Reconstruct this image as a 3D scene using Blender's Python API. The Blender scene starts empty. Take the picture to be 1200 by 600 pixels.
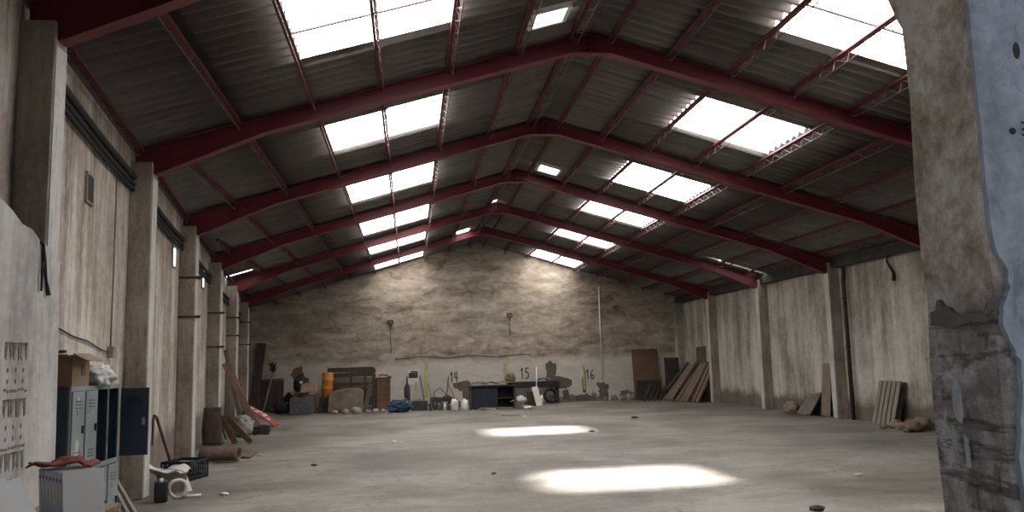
import bpy, bmesh, math, random
from mathutils import Vector, Matrix, noise, Euler

random.seed(7)
S = bpy.context.scene
C = S.collection
PI = math.pi

# ------------------------------------------------------------------ camera, world, sun, exposure
cam_d = bpy.data.cameras.new('camera')
cam_d.sensor_width = 36.0
cam_d.lens = 976.6 * 36.0 / 1200.0
cam_d.clip_end = 400
cam = bpy.data.objects.new('camera', cam_d)
C.objects.link(cam)
YAW, PITCH, ROLL = 0.1246, 0.1261, -0.0251
fw = Vector((math.sin(YAW) * math.cos(PITCH), math.cos(YAW) * math.cos(PITCH), math.sin(PITCH)))
rt = Vector((math.cos(YAW), -math.sin(YAW), 0))
up = rt.cross(fw)
r2 = math.cos(ROLL) * rt + math.sin(ROLL) * up
u2 = -math.sin(ROLL) * rt + math.cos(ROLL) * up
M = Matrix((r2, u2, -fw)).transposed().to_4x4()
M.translation = Vector((0, 0, 1.75))
cam.matrix_world = M
S.camera = cam

S.view_settings.view_transform = 'Standard'
S.view_settings.look = 'None'
S.view_settings.gamma = 1
S.view_settings.use_curve_mapping = False
S.view_settings.exposure = 0.0
S.cycles.use_denoising = True
S.cycles.max_bounces = 8
S.cycles.diffuse_bounces = 5
S.cycles.transparent_max_bounces = 12
S.cycles.sample_clamp_indirect = 6

W = bpy.data.worlds.new('sky')
S.world = W
W.use_nodes = True
bg = W.node_tree.nodes['Background']
bg.inputs[0].default_value = (0.47, 0.63, 0.90, 1)
bg.inputs[1].default_value = 0.62

SUN_DIR = Vector((2.9, 2.1, 6.0)).normalized()       # towards the sun
sd = bpy.data.lights.new('sun', 'SUN')
sd.energy = 95
sd.angle = math.radians(8)
sd.color = (1, 0.97, 0.93)
so = bpy.data.objects.new('sun', sd)
C.objects.link(so)
so.rotation_euler = SUN_DIR.to_track_quat('Z', 'Y').to_euler()
PANE_GLOW = 8.0

# ------------------------------------------------------------------ building measures
RX, RZ, RS = 2.88, 6.88, 0.285                       # ridge x, ridge z, roof slope
BAY, Y0 = 4.7014, 2.8565
XL, TL = -2.2517, -0.11348
XR = 11.5
YE = 35.4
def yk(k): return Y0 + k * BAY
def colx(y): return XL + TL * y                      # inner face of the left columns
def wlx(y): return colx(y) - 0.3                     # face of the left wall
def roof(x): return RZ - RS * abs(x - RX)
XW = 11.8                                            # face of the right wall

# ------------------------------------------------------------------ mesh helpers
class MB:
    def __init__(self): self.v, self.f, self.sm = [], [], []
    def add(self, vs, fs, smooth=False):
        o = len(self.v)
        self.v += [Vector(v) for v in vs]
        self.f += [tuple(i + o for i in f) for f in fs]
        self.sm += [smooth] * len(fs)
        return self
    def box(self, c, s, rot=None):
        c = Vector(c); h = [x / 2 for x in s]
        R = Euler(rot).to_matrix() if rot else Matrix.Identity(3)
        vs = [c + R @ Vector((sx * h[0], sy * h[1], sz * h[2])) for sz in (-1, 1) for sx, sy in ((-1, -1), (1, -1), (1, 1), (-1, 1))]
        return self.add(vs, [(3, 2, 1, 0), (4, 5, 6, 7), (0, 1, 5, 4), (1, 2, 6, 5), (2, 3, 7, 6), (3, 0, 4, 7)])
    def bar(self, a, b, w, h, upv=(0, 0, 1), ext=0):
        a, b = Vector(a), Vector(b); d = (b - a).normalized()
        a = a - d * ext; b = b + d * ext
        upv = Vector(upv)
        if abs(d.dot(upv)) > 0.98: upv = Vector((1, 0, 0))
        s = d.cross(upv).normalized(); t = s.cross(d)
        vs = [p + s * (w / 2 * i) + t * (h / 2 * j) for p in (a, b) for i, j in ((-1, -1), (1, -1), (1, 1), (-1, 1))]
        return self.add(vs, [(3, 2, 1, 0), (4, 5, 6, 7), (0, 1, 5, 4), (1, 2, 6, 5), (2, 3, 7, 6), (3, 0, 4, 7)])
    def tube(self, pts, r, n=8, caps=True):
        pts = [Vector(p) for p in pts]; rs = r if isinstance(r, (list, tuple)) else [r] * len(pts)
        rings = []
        prev = None
        for i, p in enumerate(pts):
            d = (pts[min(i + 1, len(pts) - 1)] - pts[max(i - 1, 0)]).normalized()
            ref = prev if prev is not None else (Vector((0, 0, 1)) if abs(d.z) < 0.9 else Vector((1, 0, 0)))
            s = ref - d * ref.dot(d)
            if s.length < 1e-5: s = d.orthogonal()
            s.normalize(); t = d.cross(s); prev = s
            rings.append([p + (s * math.cos(2 * PI * k / n) + t * math.sin(2 * PI * k / n)) * rs[i] for k in range(n)])
        vs = [v for rg in rings for v in rg]
        fs = []
        for i in range(len(pts) - 1):
            for k in range(n):
                fs.append((i * n + k, i * n + (k + 1) % n, (i + 1) * n + (k + 1) % n, (i + 1) * n + k))
        self.add(vs, fs, True)
        if caps:
            o = len(self.v) - len(vs)
            self.f.append(tuple(o + k for k in reversed(range(n)))); self.sm.append(False)
            self.f.append(tuple(o + (len(pts) - 1) * n + k for k in range(n))); self.sm.append(False)
        return self
    def lathe(self, c, prof, n=16):                   # prof: (r, z) from the bottom up
        c = Vector(c)
        return self.tube([c + Vector((0, 0, z)) for r, z in prof], [max(r, 1e-4) for r, z in prof], n)
    def prism(self, poly, a, b, axis='y'):            # polygon in the plane square to axis, from a to b
        def pt(p, q):
            return {'y': (p[0], q, p[1]), 'x': (q, p[0], p[1]), 'z': (p[0], p[1], q)}[axis]
        n = len(poly)
        vs = [pt(p, a) for p in poly] + [pt(p, b) for p in poly]
        return self.add(vs, [tuple(range(n - 1, -1, -1)), tuple(range(n, 2 * n))] + [(i, (i + 1) % n, n + (i + 1) % n, n + i) for i in range(n)])
    def lump(self, c, s, seed=0, amp=0.25, freq=2.0, sub=3, floor=None):
        bm = bmesh.new(); bmesh.ops.create_icosphere(bm, subdivisions=sub, radius=1)
        off = Vector((seed * 7.3, seed * 3.1, seed * 1.7)); c = Vector(c)
        vs = []
        for v in bm.verts:
            d = 1 + amp * noise.noise(v.co * freq + off) + amp * .4 * noise.noise(v.co * freq * 2.7 + off)
            p = Vector((v.co.x * s[0], v.co.y * s[1], v.co.z * s[2])) * d + c
            if floor is not None and p.z < floor: p.z = floor + 0.001
            vs.append(p)
        self.add(vs, [[v.index for v in f.verts] for f in bm.faces], True); bm.free()
        return self
    def sheet(self, fn, nu=14, nv=14, th=0.012):      # fn(u, v) -> point; gets a thickness
        g = [[Vector(fn(i / nu, j / nv)) for j in range(nv + 1)] for i in range(nu + 1)]
        top, bot = [], []
        for i in range(nu + 1):
            for j in range(nv + 1):
                du = g[min(i + 1, nu)][j] - g[max(i - 1, 0)][j]
                dv = g[i][min(j + 1, nv)] - g[i][max(j - 1, 0)]
                n = du.cross(dv)
                n = n.normalized() if n.length > 1e-9 else Vector((0, 0, 1))
                top.append(g[i][j] + n * th / 2); bot.append(g[i][j] - n * th / 2)
        N = len(top); w = nv + 1; fs = []
        for i in range(nu):
            for j in range(nv):
                a, b, c_, d = i * w + j, (i + 1) * w + j, (i + 1) * w + j + 1, i * w + j + 1
                fs += [(a, b, c_, d), (N + d, N + c_, N + b, N + a)]
        rim = [i * w for i in range(nu)] + [nu * w + j for j in range(nv)] + [i * w + nv for i in range(nu, 0, -1)] + [j for j in range(nv, 0, -1)]
        for k in range(len(rim)):
            a, b = rim[k], rim[(k + 1) % len(rim)]
            fs.append((b, a, N + a, N + b))
        return self.add(top + bot, fs, True)
    def build(self, name, mat, parent=None, loc=None, bevel=0, rot=None):
        me = bpy.data.meshes.new(name)
        me.from_pydata([tuple(v) for v in self.v], [], self.f)
        me.polygons.foreach_set('use_smooth', self.sm)
        me.update()
        bm = bmesh.new(); bm.from_mesh(me); bmesh.ops.recalc_face_normals(bm, faces=bm.faces); bm.to_mesh(me); bm.free()
        if mat: me.materials.append(mat)
        o = bpy.data.objects.new(name, me); C.objects.link(o)
        if parent: o.parent = parent
        if loc is not None: o.location = loc
        if rot is not None: o.rotation_euler = rot
        if bevel:
            m = o.modifiers.new('bevel', 'BEVEL'); m.width = bevel; m.segments = 2; m.limit_method = 'ANGLE'
        return o

def thing(name, label, cat, loc=(0, 0, 0), rz=0, group=None):
    o = bpy.data.objects.new(name, None); C.objects.link(o)
    o.empty_display_size = 0.1
    o.location = loc; o.rotation_euler = (0, 0, rz)
    return tag(o, label, cat, group)
def tag(o, label, cat, group=None):
    o['label'] = label; o['category'] = cat; o['kind'] = 'thing'
    if group: o['group'] = group
    return o
def struct(o, label=None, cat=None):
    o['kind'] = 'structure'
    if label: o['label'] = label; o['category'] = cat
    return o
def dup(root, loc, rz=None, label=None, rot=None, scale=None):
    r = root.copy(); C.objects.link(r); r.location = loc
    if rz is not None: r.rotation_euler = (0, 0, rz)
    if rot is not None: r.rotation_euler = rot
    if scale is not None: r.scale = scale
    if label: r['label'] = label
    for ch in list(root.children):
        c = ch.copy(); C.objects.link(c); c.parent = r
        for g in list(ch.children):
            d = g.copy(); C.objects.link(d); d.parent = c
    return r

# ------------------------------------------------------------------ materials
def new_mat(name):
    m = bpy.data.materials.new(name); m.use_nodes = True
    nt = m.node_tree; nt.nodes.clear()
    return m, nt
class G:                                              # tiny node-graph helper
    def __init__(s, nt): s.nt = nt
    def n(s, t, **k):
        x = s.nt.nodes.new(t)
        for a, b in k.items(): setattr(x, a, b)
        return x
    def l(s, a, b): s.nt.links.new(a, b)
    def coords(s, scale=(1, 1, 1), loc=(0, 0, 0), rnd=False):
        tc = s.n('ShaderNodeTexCoord'); mp = s.n('ShaderNodeMapping')
        mp.inputs['Scale'].default_value = scale; mp.inputs['Location'].default_value = loc
        src = tc.outputs['Object']
        if rnd:
            oi = s.n('ShaderNodeObjectInfo'); mu = s.n('ShaderNodeMath', operation='MULTIPLY'); mu.inputs[1].default_value = 37
            s.l(oi.outputs['Random'], mu.inputs[0]); ad = s.n('ShaderNodeVectorMath', operation='ADD')
            s.l(src, ad.inputs[0]); s.l(mu.outputs[0], ad.inputs[1]); src = ad.outputs[0]
        s.l(src, mp.inputs['Vector'])
        return mp.outputs[0]
    def noise(s, vec, scale, detail=6, rough=0.6, dist=0):
        t = s.n('ShaderNodeTexNoise'); t.inputs['Scale'].default_value = scale; t.inputs['Detail'].default_value = detail
        t.inputs['Roughness'].default_value = rough; t.inputs['Distortion'].default_value = dist
        s.l(vec, t.inputs['Vector']); return t.outputs['Fac']
    def ramp(s, fac, stops):
        r = s.n('ShaderNodeValToRGB'); e = r.color_ramp.elements
        while len(e) < len(stops): e.new(0.5)
        for el, (p, c) in zip(e, stops): el.position = p; el.color = (*c, 1) if len(c) == 3 else c
        s.l(fac, r.inputs[0]); return r.outputs['Color']
    def step(s, fac, a, b):
        r = s.n('ShaderNodeMapRange'); r.inputs['From Min'].default_value = a; r.inputs['From Max'].default_value = b
        s.l(fac, r.inputs['Value']); return r.outputs[0]
    def mix(s, fac, a, b, mode='MIX'):
        m = s.n('ShaderNodeMix', data_type='RGBA', blend_type=mode)
        if isinstance(fac, (int, float)): m.inputs[0].default_value = fac
        else: s.l(fac, m.inputs[0])
        for k, x in ((6, a), (7, b)):
            if isinstance(x, tuple): m.inputs[k].default_value = (*x, 1)
            else: s.l(x, m.inputs[k])
        return m.outputs[2]
    def math(s, op, a, b):
        m = s.n('ShaderNodeMath', operation=op)
        for k, x in ((0, a), (1, b)):
            if isinstance(x, (int, float)): m.inputs[k].default_value = x
            else: s.l(x, m.inputs[k])
        return m.outputs[0]
    def finish(s, col, rough=0.85, bump=None, bstr=0.3, bdist=0.02, metal=0, spec=0.3):
        b = s.n('ShaderNodeBsdfPrincipled'); o = s.n('ShaderNodeOutputMaterial')
        if isinstance(col, tuple): b.inputs['Base Color'].default_value = (*col, 1)
        else: s.l(col, b.inputs['Base Color'])
        if isinstance(rough, (int, float)): b.inputs['Roughness'].default_value = rough
        else: s.l(rough, b.inputs['Roughness'])
        b.inputs['Metallic'].default_value = metal
        b.inputs['Specular IOR Level'].default_value = spec
        if bump is not None:
            bp = s.n('ShaderNodeBump'); bp.inputs['Strength'].default_value = bstr; bp.inputs['Distance'].default_value = bdist
            s.l(bump, bp.inputs['Height']); s.l(bp.outputs[0], b.inputs['Normal'])
        s.l(b.outputs[0], o.inputs[0]); return b

def mottled(name, c1, c2, scale=3, rough=0.8, bstr=0.15, stretch=(1, 1, 1), c3=None, metal=0, spec=0.3, rnd=True):
    m, nt = new_mat(name); g = G(nt)
    v = g.coords(stretch, rnd=rnd)
    n1 = g.noise(v, scale); n2 = g.noise(v, scale * 6, 4, .7)
    f = g.math('ADD', g.math('MULTIPLY', n1, .7), g.math('MULTIPLY', n2, .3))
    col = g.ramp(f, [(.34, c1), (.62, c2)] if c3 is None else [(.32, c1), (.5, c2), (.66, c3)])
    g.finish(col, rough, n2, bstr, .01, metal, spec)
    return m

def plaster(name, lo, mid, hi, stretch, stain, scale=1.0, streak=0.5, bstr=.4, splash=None):
    """old limewashed wall: large blotches, drawn-out streaks, small chips; splash darkens ragged patches by the floor"""
    m, nt = new_mat(name); g = G(nt)
    iso = g.coords((1, 1, 1)); st = g.coords(stretch)
    big = g.noise(iso, .55 * scale, 5, .6, .4); strk = g.noise(st, 1.6 * scale, 7, .65); fine = g.noise(iso, 9 * scale, 6, .7)
    f = g.math('ADD', g.math('MULTIPLY', big, 1 - streak), g.math('MULTIPLY', strk, streak))
    f = g.math('ADD', g.math('MULTIPLY', f, .8), g.math('MULTIPLY', fine, .2))
    col = g.ramp(f, [(.41, lo), (.5, mid), (.58, hi)])
    chips = g.step(g.noise(st, 4.2 * scale, 8, .75, .6), .55, .66)
    col = g.mix(g.math('MULTIPLY', chips, .55), col, stain)
    if splash:
        sp = g.n('ShaderNodeSeparateXYZ'); tc = g.n('ShaderNodeTexCoord'); g.l(tc.outputs['Object'], sp.inputs[0])
        z = sp.outputs['Z']
        ragged = g.math('ADD', z, g.math('MULTIPLY', g.noise(iso, 1.6, 8, .75), -splash[1] * 2))
        k = g.step(ragged, splash[0] - splash[1] + .12, splash[0] - splash[1] - .12)
        col = g.mix(g.math('MULTIPLY', k, splash[3]), col, splash[2])
    g.finish(col, .92, g.math('ADD', fine, g.math('MULTIPLY', strk, 1.2)), bstr, .02, 0, .15)
    return m, g, col

M_left, _, _ = plaster('limewash_left', (.22, .18, .15), (.40, .345, .295), (.58, .53, .48), (2.2, 2.2, .22), (.17, .13, .105), 1.0, .6, splash=(.7, .35, (.13, .10, .08), .7))
M_right, _, _ = plaster('limewash_right', (.20, .178, .145), (.37, .338, .285), (.50, .47, .41), (1.4, 1.4, .2), (.17, .135, .095), .9, .6, splash=(.5, .4, (.11, .085, .065), .85))
M_stub, _, _ = plaster('limewash_stub', (.33, .305, .285), (.50, .475, .45), (.60, .58, .56), (1.6, 1.6, .25), (.27, .24, .22), 1.2, .55)
M_col, _, _ = plaster('bare_concrete', (.18, .15, .12), (.29, .245, .20), (.37, .32, .27), (3, 3, .5), (.13, .11, .09), 1.6, .4)
M_pale, _, _ = plaster('pale_concrete', (.36, .34, .31), (.50, .48, .45), (.58, .56, .53), (3, 3, .4), (.25, .22, .2), 1.6, .4)

def mat_back():
    m, nt = new_mat('limewash_back'); g = G(nt)
    iso = g.coords((1, 1, 1)); hz = g.coords((.8, 1, 2.0)); hz2 = g.coords((.25, 1, 1.1), (3, 0, 7))
    a = g.noise(hz, 1.3, 9, .72, .5); b = g.noise(hz2, 1.1, 6, .6); fine = g.noise(iso, 5, 8, .75)
    f = g.math('ADD', g.math('MULTIPLY', a, .5), g.math('ADD', g.math('MULTIPLY', b, .3), g.math('MULTIPLY', fine, .2)))
    col = g.ramp(f, [(.40, (.13, .095, .07)), (.465, (.25, .20, .155)), (.53, (.35, .295, .24)), (.60, (.47, .42, .36))])
    sp = g.n('ShaderNodeSeparateXYZ'); tc = g.n('ShaderNodeTexCoord'); g.l(tc.outputs['Object'], sp.inputs[0]); z = sp.outputs['Z']
    # whitewashed dado below two metres, ragged upper edge
    zr = g.math('ADD', z, g.math('MULTIPLY', g.noise(iso, .9, 6, .7), .9))
    dado = g.step(zr, 2.5, 2.1)
    col = g.mix(g.math('MULTIPLY', dado, .62), col, (.56, .52, .465))
    # render fallen off by the floor
    low = g.math('ADD', g.math('MULTIPLY', z, .5), g.math('MULTIPLY', g.noise(iso, 1.5, 8, .7, .3), -1.0))
    peel = g.step(low, -.36, -.41)
    col = g.mix(g.math('MULTIPLY', peel, .85), col, (.115, .09, .07))
    g.finish(col, .92, g.math('ADD', fine, g.math('MULTIPLY', a, 1.5)), .5, .03, 0, .15)
    return m
M_back = mat_back()

def mat_floor():
    m, nt = new_mat('worn_concrete_floor'); g = G(nt)
    iso = g.coords((1, 1, 1)); wid = g.coords((.6, 1.3, 1))
    a = g.noise(iso, .35, 6, .6, .5); b = g.noise(wid, 1.7, 8, .7, .4); fine = g.noise(iso, 14, 6, .75)
    f = g.math('ADD', g.math('MULTIPLY', a, .45), g.math('ADD', g.math('MULTIPLY', b, .35), g.math('MULTIPLY', fine, .2)))
    col = g.ramp(f, [(.42, (.095, .080, .064)), (.5, (.172, .153, .130)), (.58, (.255, .232, .203))])
    d = g.step(g.noise(wid, 1.4, 9, .74, .8), .56, .66)
    col = g.mix(g.math('MULTIPLY', d, .7), col, (.07, .058, .047))
    w = g.step(g.noise(iso, 6, 5, .7), .70, .74)
    col = g.mix(g.math('MULTIPLY', w, .3), col, (.45, .43, .40))
    vor = g.n('ShaderNodeTexVoronoi', feature='DISTANCE_TO_EDGE'); vor.inputs['Scale'].default_value = .22
    wv = g.n('ShaderNodeVectorMath', operation='ADD')
    nz = g.n('ShaderNodeTexNoise'); nz.inputs['Scale'].default_value = 1.5; g.l(iso, nz.inputs['Vector'])
    g.l(iso, wv.inputs[0]); g.l(nz.outputs['Color'], wv.inputs[1]); g.l(wv.outputs[0], vor.inputs['Vector'])
    crack = g.step(vor.outputs['Distance'], .006, .001)
    col = g.mix(g.math('MULTIPLY', crack, .5), col, (.1, .085, .07))
    g.finish(col, g.ramp(b, [(.4, (.62,) * 3), (.65, (.85,) * 3)]), g.math('ADD', fine, b), .25, .02, 0, .35)
    return m
M_floor = mat_floor()

def mat_roof():
    m, nt = new_mat('fibre_cement_sheet'); g = G(nt)
    iso = g.coords((1, 1, 1)); st = g.coords((.35, 4, .35))
    a = g.noise(iso, .5, 5, .6); b = g.noise(st, 1.6, 7, .7); fine = g.noise(iso, 12, 5, .7)
    f = g.math('ADD', g.math('MULTIPLY', a, .35), g.math('ADD', g.math('MULTIPLY', b, .45), g.math('MULTIPLY', fine, .2)))
    col = g.ramp(f, [(.36, (.10, .088, .079)), (.5, (.152, .135, .122)), (.64, (.21, .19, .173))])
    g.finish(col, .95, fine, .2, .01, 0, .1)
    return m
M_roof = mat_roof()

def mat_pane(name, glow, clear, tint=(1, 1, 1)):
    """translucent daylight sheet: passes part of the sky straight through and glows with the rest"""
    m, nt = new_mat(name); g = G(nt)
    e = g.n('ShaderNodeEmission'); t = g.n('ShaderNodeBsdfTransparent'); d = g.n('ShaderNodeBsdfTranslucent')
    v = g.coords((.5, 3, .5)); n = g.noise(v, 4, 6, .7)
    col = g.ramp(n, [(.3, tuple(.75 * c for c in tint)), (.5, tint)])
    g.l(col, e.inputs['Color']); e.inputs['Strength'].default_value = glow
    d.inputs['Color'].default_value = (.3, .3, .3, 1)
    ad = g.n('ShaderNodeAddShader'); g.l(e.outputs[0], ad.inputs[0]); g.l(d.outputs[0], ad.inputs[1])
    mx = g.n('ShaderNodeMixShader'); mx.inputs[0].default_value = clear
    g.l(ad.outputs[0], mx.inputs[1]); g.l(t.outputs[0], mx.inputs[2])
    o = g.n('ShaderNodeOutputMaterial'); g.l(mx.outputs[0], o.inputs[0])
    return m
M_pane = mat_pane('daylight_sheet', PANE_GLOW, 0)
M_panedim = mat_pane('dimmed_daylight_sheet', PANE_GLOW * .45, 0, (1, .98, .95))  # glow turned down to avoid hot spots on the end wall
M_clear = mat_pane('clear_daylight_sheet', PANE_GLOW * 1.6, .5, (.93, .96, 1))
M_smallpane = mat_pane('small_daylight_sheet', 5, 0, (.80, .86, 1))
M_slit = mat_pane('gap_daylight', 5, 0)

M_rafter = mottled('red_oxide_paint', (.105, .013, .02), (.16, .024, .034), 2.5, .5, .06, spec=.4)
M_joist = mottled('red_oxide_lattice', (.06, .012, .015), (.12, .026, .03), 4, .6, .05)
M_thin = mottled('worn_lattice_rod', (.04, .015, .015), (.12, .065, .06), 5, .55, .05)
M_black = mottled('black_rubber', (.012, .011, .011), (.03, .028, .027), 5, .7)
M_soot = mottled('sooty_paint', (.02, .018, .017), (.055, .05, .045), 4, .75)
M_iron = mottled('rusted_iron', (.03, .02, .016), (.09, .05, .035), 6, .7, .2, metal=.3)
M_lockergrey = mottled('grey_locker_enamel', (.16, .19, .195), (.24, .27, .275), 3, .38, .03, spec=.5)
M_lockerblue = mottled('slate_locker_enamel', (.028, .042, .062), (.045, .062, .085), 3, .45, .03, spec=.5)
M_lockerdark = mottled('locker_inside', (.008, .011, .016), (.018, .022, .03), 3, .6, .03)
M_card = mottled('cardboard', (.20, .13, .085), (.29, .20, .14), 3, .9, .05)
M_carddark = mottled('stained_cardboard', (.095, .068, .05), (.17, .13, .10), 3, .9, .1)
M_wood = mottled('weathered_timber', (.13, .095, .07), (.24, .185, .14), 3, .85, .2, (6, 6, .8))
M_woodgrey = mottled('grey_timber', (.17, .14, .115), (.27, .23, .19), 3, .85, .2, (8, 8, .8))
M_wooddark = mottled('dark_timber', (.032, .024, .019), (.075, .056, .043), 3, .8, .2, (6, 6, .8))
M_woodred = mottled('reddish_timber', (.16, .095, .068), (.28, .185, .14), 3, .8, .2, (6, 6, .8))
M_pine = mottled('pale_pine', (.42, .36, .28), (.56, .50, .42), 3, .8, .1, (6, 6, .8))
M_hardboard = mottled('brown_hardboard', (.10, .055, .032), (.16, .09, .055), 1.6, .7, .05)
M_rust = mottled('rust_brown', (.075, .038, .022), (.16, .085, .05), 2.5, .8, .2)
M_orange = mottled('orange_paint', (.34, .13, .02), (.48, .20, .035), 2.5, .55, .05)
M_yellow = mottled('yellow_paint', (.33, .265, .10), (.46, .39, .19), 3, .7, .08)
M_white = mottled('dirty_white', (.42, .40, .37), (.68, .66, .63), 5, .6, .1)
M_binder = mottled('white_binder_cover', (.76, .75, .71), (.84, .83, .79), 2, .45, .02)
M_binderblue = mottled('pale_blue_spine', (.30, .36, .50), (.42, .48, .60), 2, .5, .02)
M_ink = mottled('dark_ink', (.02, .02, .025), (.06, .055, .055), 8, .8)
M_marks = mottled('paste_marks', (.05, .045, .04), (.30, .275, .25), 14, .95)
M_paper = mottled('old_paper', (.48, .45, .40), (.62, .59, .54), 4, .9, .05)
M_cloth = mottled('dusty_red_cloth', (.15, .035, .03), (.26, .075, .06), 4, .95, .2)
M_beige = mottled('beige_plastic', (.30, .23, .175), (.40, .32, .25), 3, .6)
M_bag = mottled('white_plastic_bag', (.42, .40, .38), (.66, .64, .62), 4, .45, .2)
M_sack = mottled('grey_woven_sack', (.24, .21, .19), (.38, .345, .32), 6, .9, .3)
M_blue = mottled('blue_canvas', (.02, .035, .065), (.05, .08, .135), 4, .85, .2)
M_red = mottled('red_board_paint', (.30, .03, .03), (.42, .06, .055), 3, .6, .05)
M_carpet = mottled('brown_carpet', (.085, .058, .045), (.18, .13, .105), 8, 1.0, .4)
M_carpetback = mottled('carpet_inside', (.045, .03, .024), (.09, .062, .05), 8, 1.0, .3)
M_peel = mottled('bare_render', (.08, .064, .05), (.135, .108, .088), 4, .95, .3)
M_stone = mottled('rubble_stone', (.13, .095, .07), (.28, .22, .17), 3, .95, .5)
M_brick = mottled('broken_brickwork', (.085, .062, .052), (.17, .125, .105), 5, .95, .8, c3=(.24, .21, .19))
M_steel = mottled('galvanised_steel', (.20, .20, .20), (.34, .34, .33), 4, .45, .05, metal=.6)
M_green = mottled('green_glass', (.02, .045, .03), (.05, .085, .06), 3, .25, .02, spec=.5)
M_greyp = mottled('grey_sheet_metal', (.055, .055, .052), (.10, .10, .095), 3, .6)
M_tar = mottled('grey_tarpaulin', (.10, .085, .072), (.17, .145, .125), 3, .9, .2)

# ------------------------------------------------------------------ the setting
def solid(name, pts, mat, label, cat):                # pts: eight corners
    mb = MB().add(pts, [(3, 2, 1, 0), (4, 5, 6, 7), (0, 1, 5, 4), (1, 2, 6, 5), (2, 3, 7, 6), (3, 0, 4, 7)])
    return struct(mb.build(name, mat), label, cat)

mb = MB(); nx, ny = 46, 90
fl = MB()
def fpt(u, v):
    x = -7.4 + u * 20.2; y = -.6 + v * 37
    return (x, y, -.02 + 0)
fl.box((2.7, 17.7, -.1), (20.4, 36.6, .2))
floor = struct(fl.build('floor', M_floor), 'worn grey concrete floor of the empty hall', 'floor')

ya, yb = 2.5, YE + .3
cuts = [ya] + [yk(k) for k in range(1, 8)]
cuts[-1] = YE
for k in range(7):
    a, b = cuts[k], cuts[k + 1]
    ha, hb = roof(wlx(a)) - .02, roof(wlx(b)) - .02
    solid('wall_left', [(wlx(a) - .35, a, 0), (wlx(a), a, 0), (wlx(b), b, 0), (wlx(b) - .35, b, 0),
                        (wlx(a) - .35, a, ha - .1), (wlx(a), a, ha), (wlx(b), b, hb), (wlx(b) - .35, b, hb - .1)], M_left,
          'stained plaster wall panel on the left, %s bay from the gateway' % ['first', 'second', 'third', 'fourth', 'fifth', 'sixth', 'last'][k], 'wall')
mb = MB().box((XW + .2, (ya + yb) / 2, 2.05), (.4, yb - ya, 4.1))
wall_right = struct(mb.build('wall_right', M_right), 'pale plaster wall behind the right row of columns', 'wall')
poly = [(-7.2, 0), (12.2, 0), (12.2, roof(12.2) + .10), (RX, RZ + .10), (-7.2, roof(-7.2) + .10)]
wall_back = struct(MB().prism(poly, YE, YE + .3).build('wall_back', M_back), 'blotchy limewashed gable wall at the far end', 'wall')

# front gable with the broken-out gateway the camera looks through
def mat_gate():
    """old reveal: brown limewash above, broken brick courses showing through lower down"""
    m, nt = new_mat('gateway_masonry'); g = G(nt)
    iso = g.coords((1, 1, 1)); big = g.noise(iso, 2.2, 6, .65, .4); mid_ = g.noise(iso, 7, 7, .7); fine = g.noise(iso, 26, 6, .75)
    f = g.math('ADD', g.math('MULTIPLY', big, .45), g.math('ADD', g.math('MULTIPLY', mid_, .35), g.math('MULTIPLY', fine, .2)))
    lime = g.ramp(f, [(.42, (.20, .145, .095)), (.5, (.40, .32, .235)), (.57, (.58, .51, .42))])
    grey = g.ramp(f, [(.41, (.18, .145, .12)), (.5, (.36, .315, .27)), (.58, (.55, .51, .46))])
    tc = g.n('ShaderNodeTexCoord'); sp = g.n('ShaderNodeSeparateXYZ'); g.l(tc.outputs['Object'], sp.inputs[0])
    z = sp.outputs['Z']
    hz = g.coords((1.2, 1.2, 9)); bands = g.noise(hz, 1.6, 6, .7, .5)
    worn = g.step(g.math('ADD', z, g.math('MULTIPLY', big, .9)), 2.5, 2.2)
    col = g.mix(worn, lime, grey)
    bk = g.step(bands, .53, .60)
    col = g.mix(g.math('MULTIPLY', g.math('MULTIPLY', bk, worn), .8), col, (.085, .066, .056))
    br = g.n('ShaderNodeTexBrick'); br.inputs['Scale'].default_value = 1.0
    br.inputs['Brick Width'].default_value = .24; br.inputs['Row Height'].default_value = .072; br.inputs['Mortar Size'].default_value = .008
    br.inputs['Color1'].default_value = (.12, .088, .075, 1); br.inputs['Color2'].default_value = (.2, .155, .135, 1); br.inputs['Mortar'].default_value = (.05, .045, .04, 1)
    cb = g.n('ShaderNodeCombineXYZ'); ad = g.math('ADD', sp.outputs['X'], sp.outputs['Y']); g.l(ad, cb.inputs['X']); g.l(z, cb.inputs['Y']); g.l(cb.outputs[0], br.inputs['Vector'])
    shown = g.math('MULTIPLY', g.step(g.noise(iso, 3.1, 6, .7, .3), .50, .56), worn)
    col = g.mix(g.math('MULTIPLY', shown, .75), col, br.outputs['Color'])
    h = g.math('ADD', g.math('ADD', fine, mid_), g.math('MULTIPLY', g.math('MULTIPLY', bands, worn), 1.5))
    g.finish(col, .95, h, .8, .03, 0, .12)
    return m
M_frontin = mat_gate()
M_outer, _, _ = plaster('pale_outer_render', (.11, .115, .12), (.235, .245, .25), (.35, .36, .365), (1.3, 1.3, .7), (.1, .1, .1), 1.8, .35)
OX0, OX1, OZ = -1.75, 1.89, 3.3
mb = MB(); t0, t1 = 2.5, 2.86
random.seed(3)
zs = [0, .3, .6, .9, 1.2, 1.45, 1.7, 1.9, 2.1, 2.4, 2.7, 2.98]
edge_r = [(OX1 + random.uniform(-.006, .008), z) for z in zs] + [(OX1 - .02, 3.02), (OX1 - .05, 3.1), (OX1 - .16, 3.2), (OX1 - .34, OZ)]
right_poly = edge_r + [(OX1 - .34, roof(1.5) - .06), (RX, RZ - .06), (12.2, roof(12.2) - .06), (12.2, 0)]
mb.prism([edge_r[0], *edge_r[1:], (OX1 - .34, roof(1.55) + .10), (RX, RZ + .10), (12.2, roof(12.2) + .10), (12.2, 0)], t0, t1)
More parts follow.
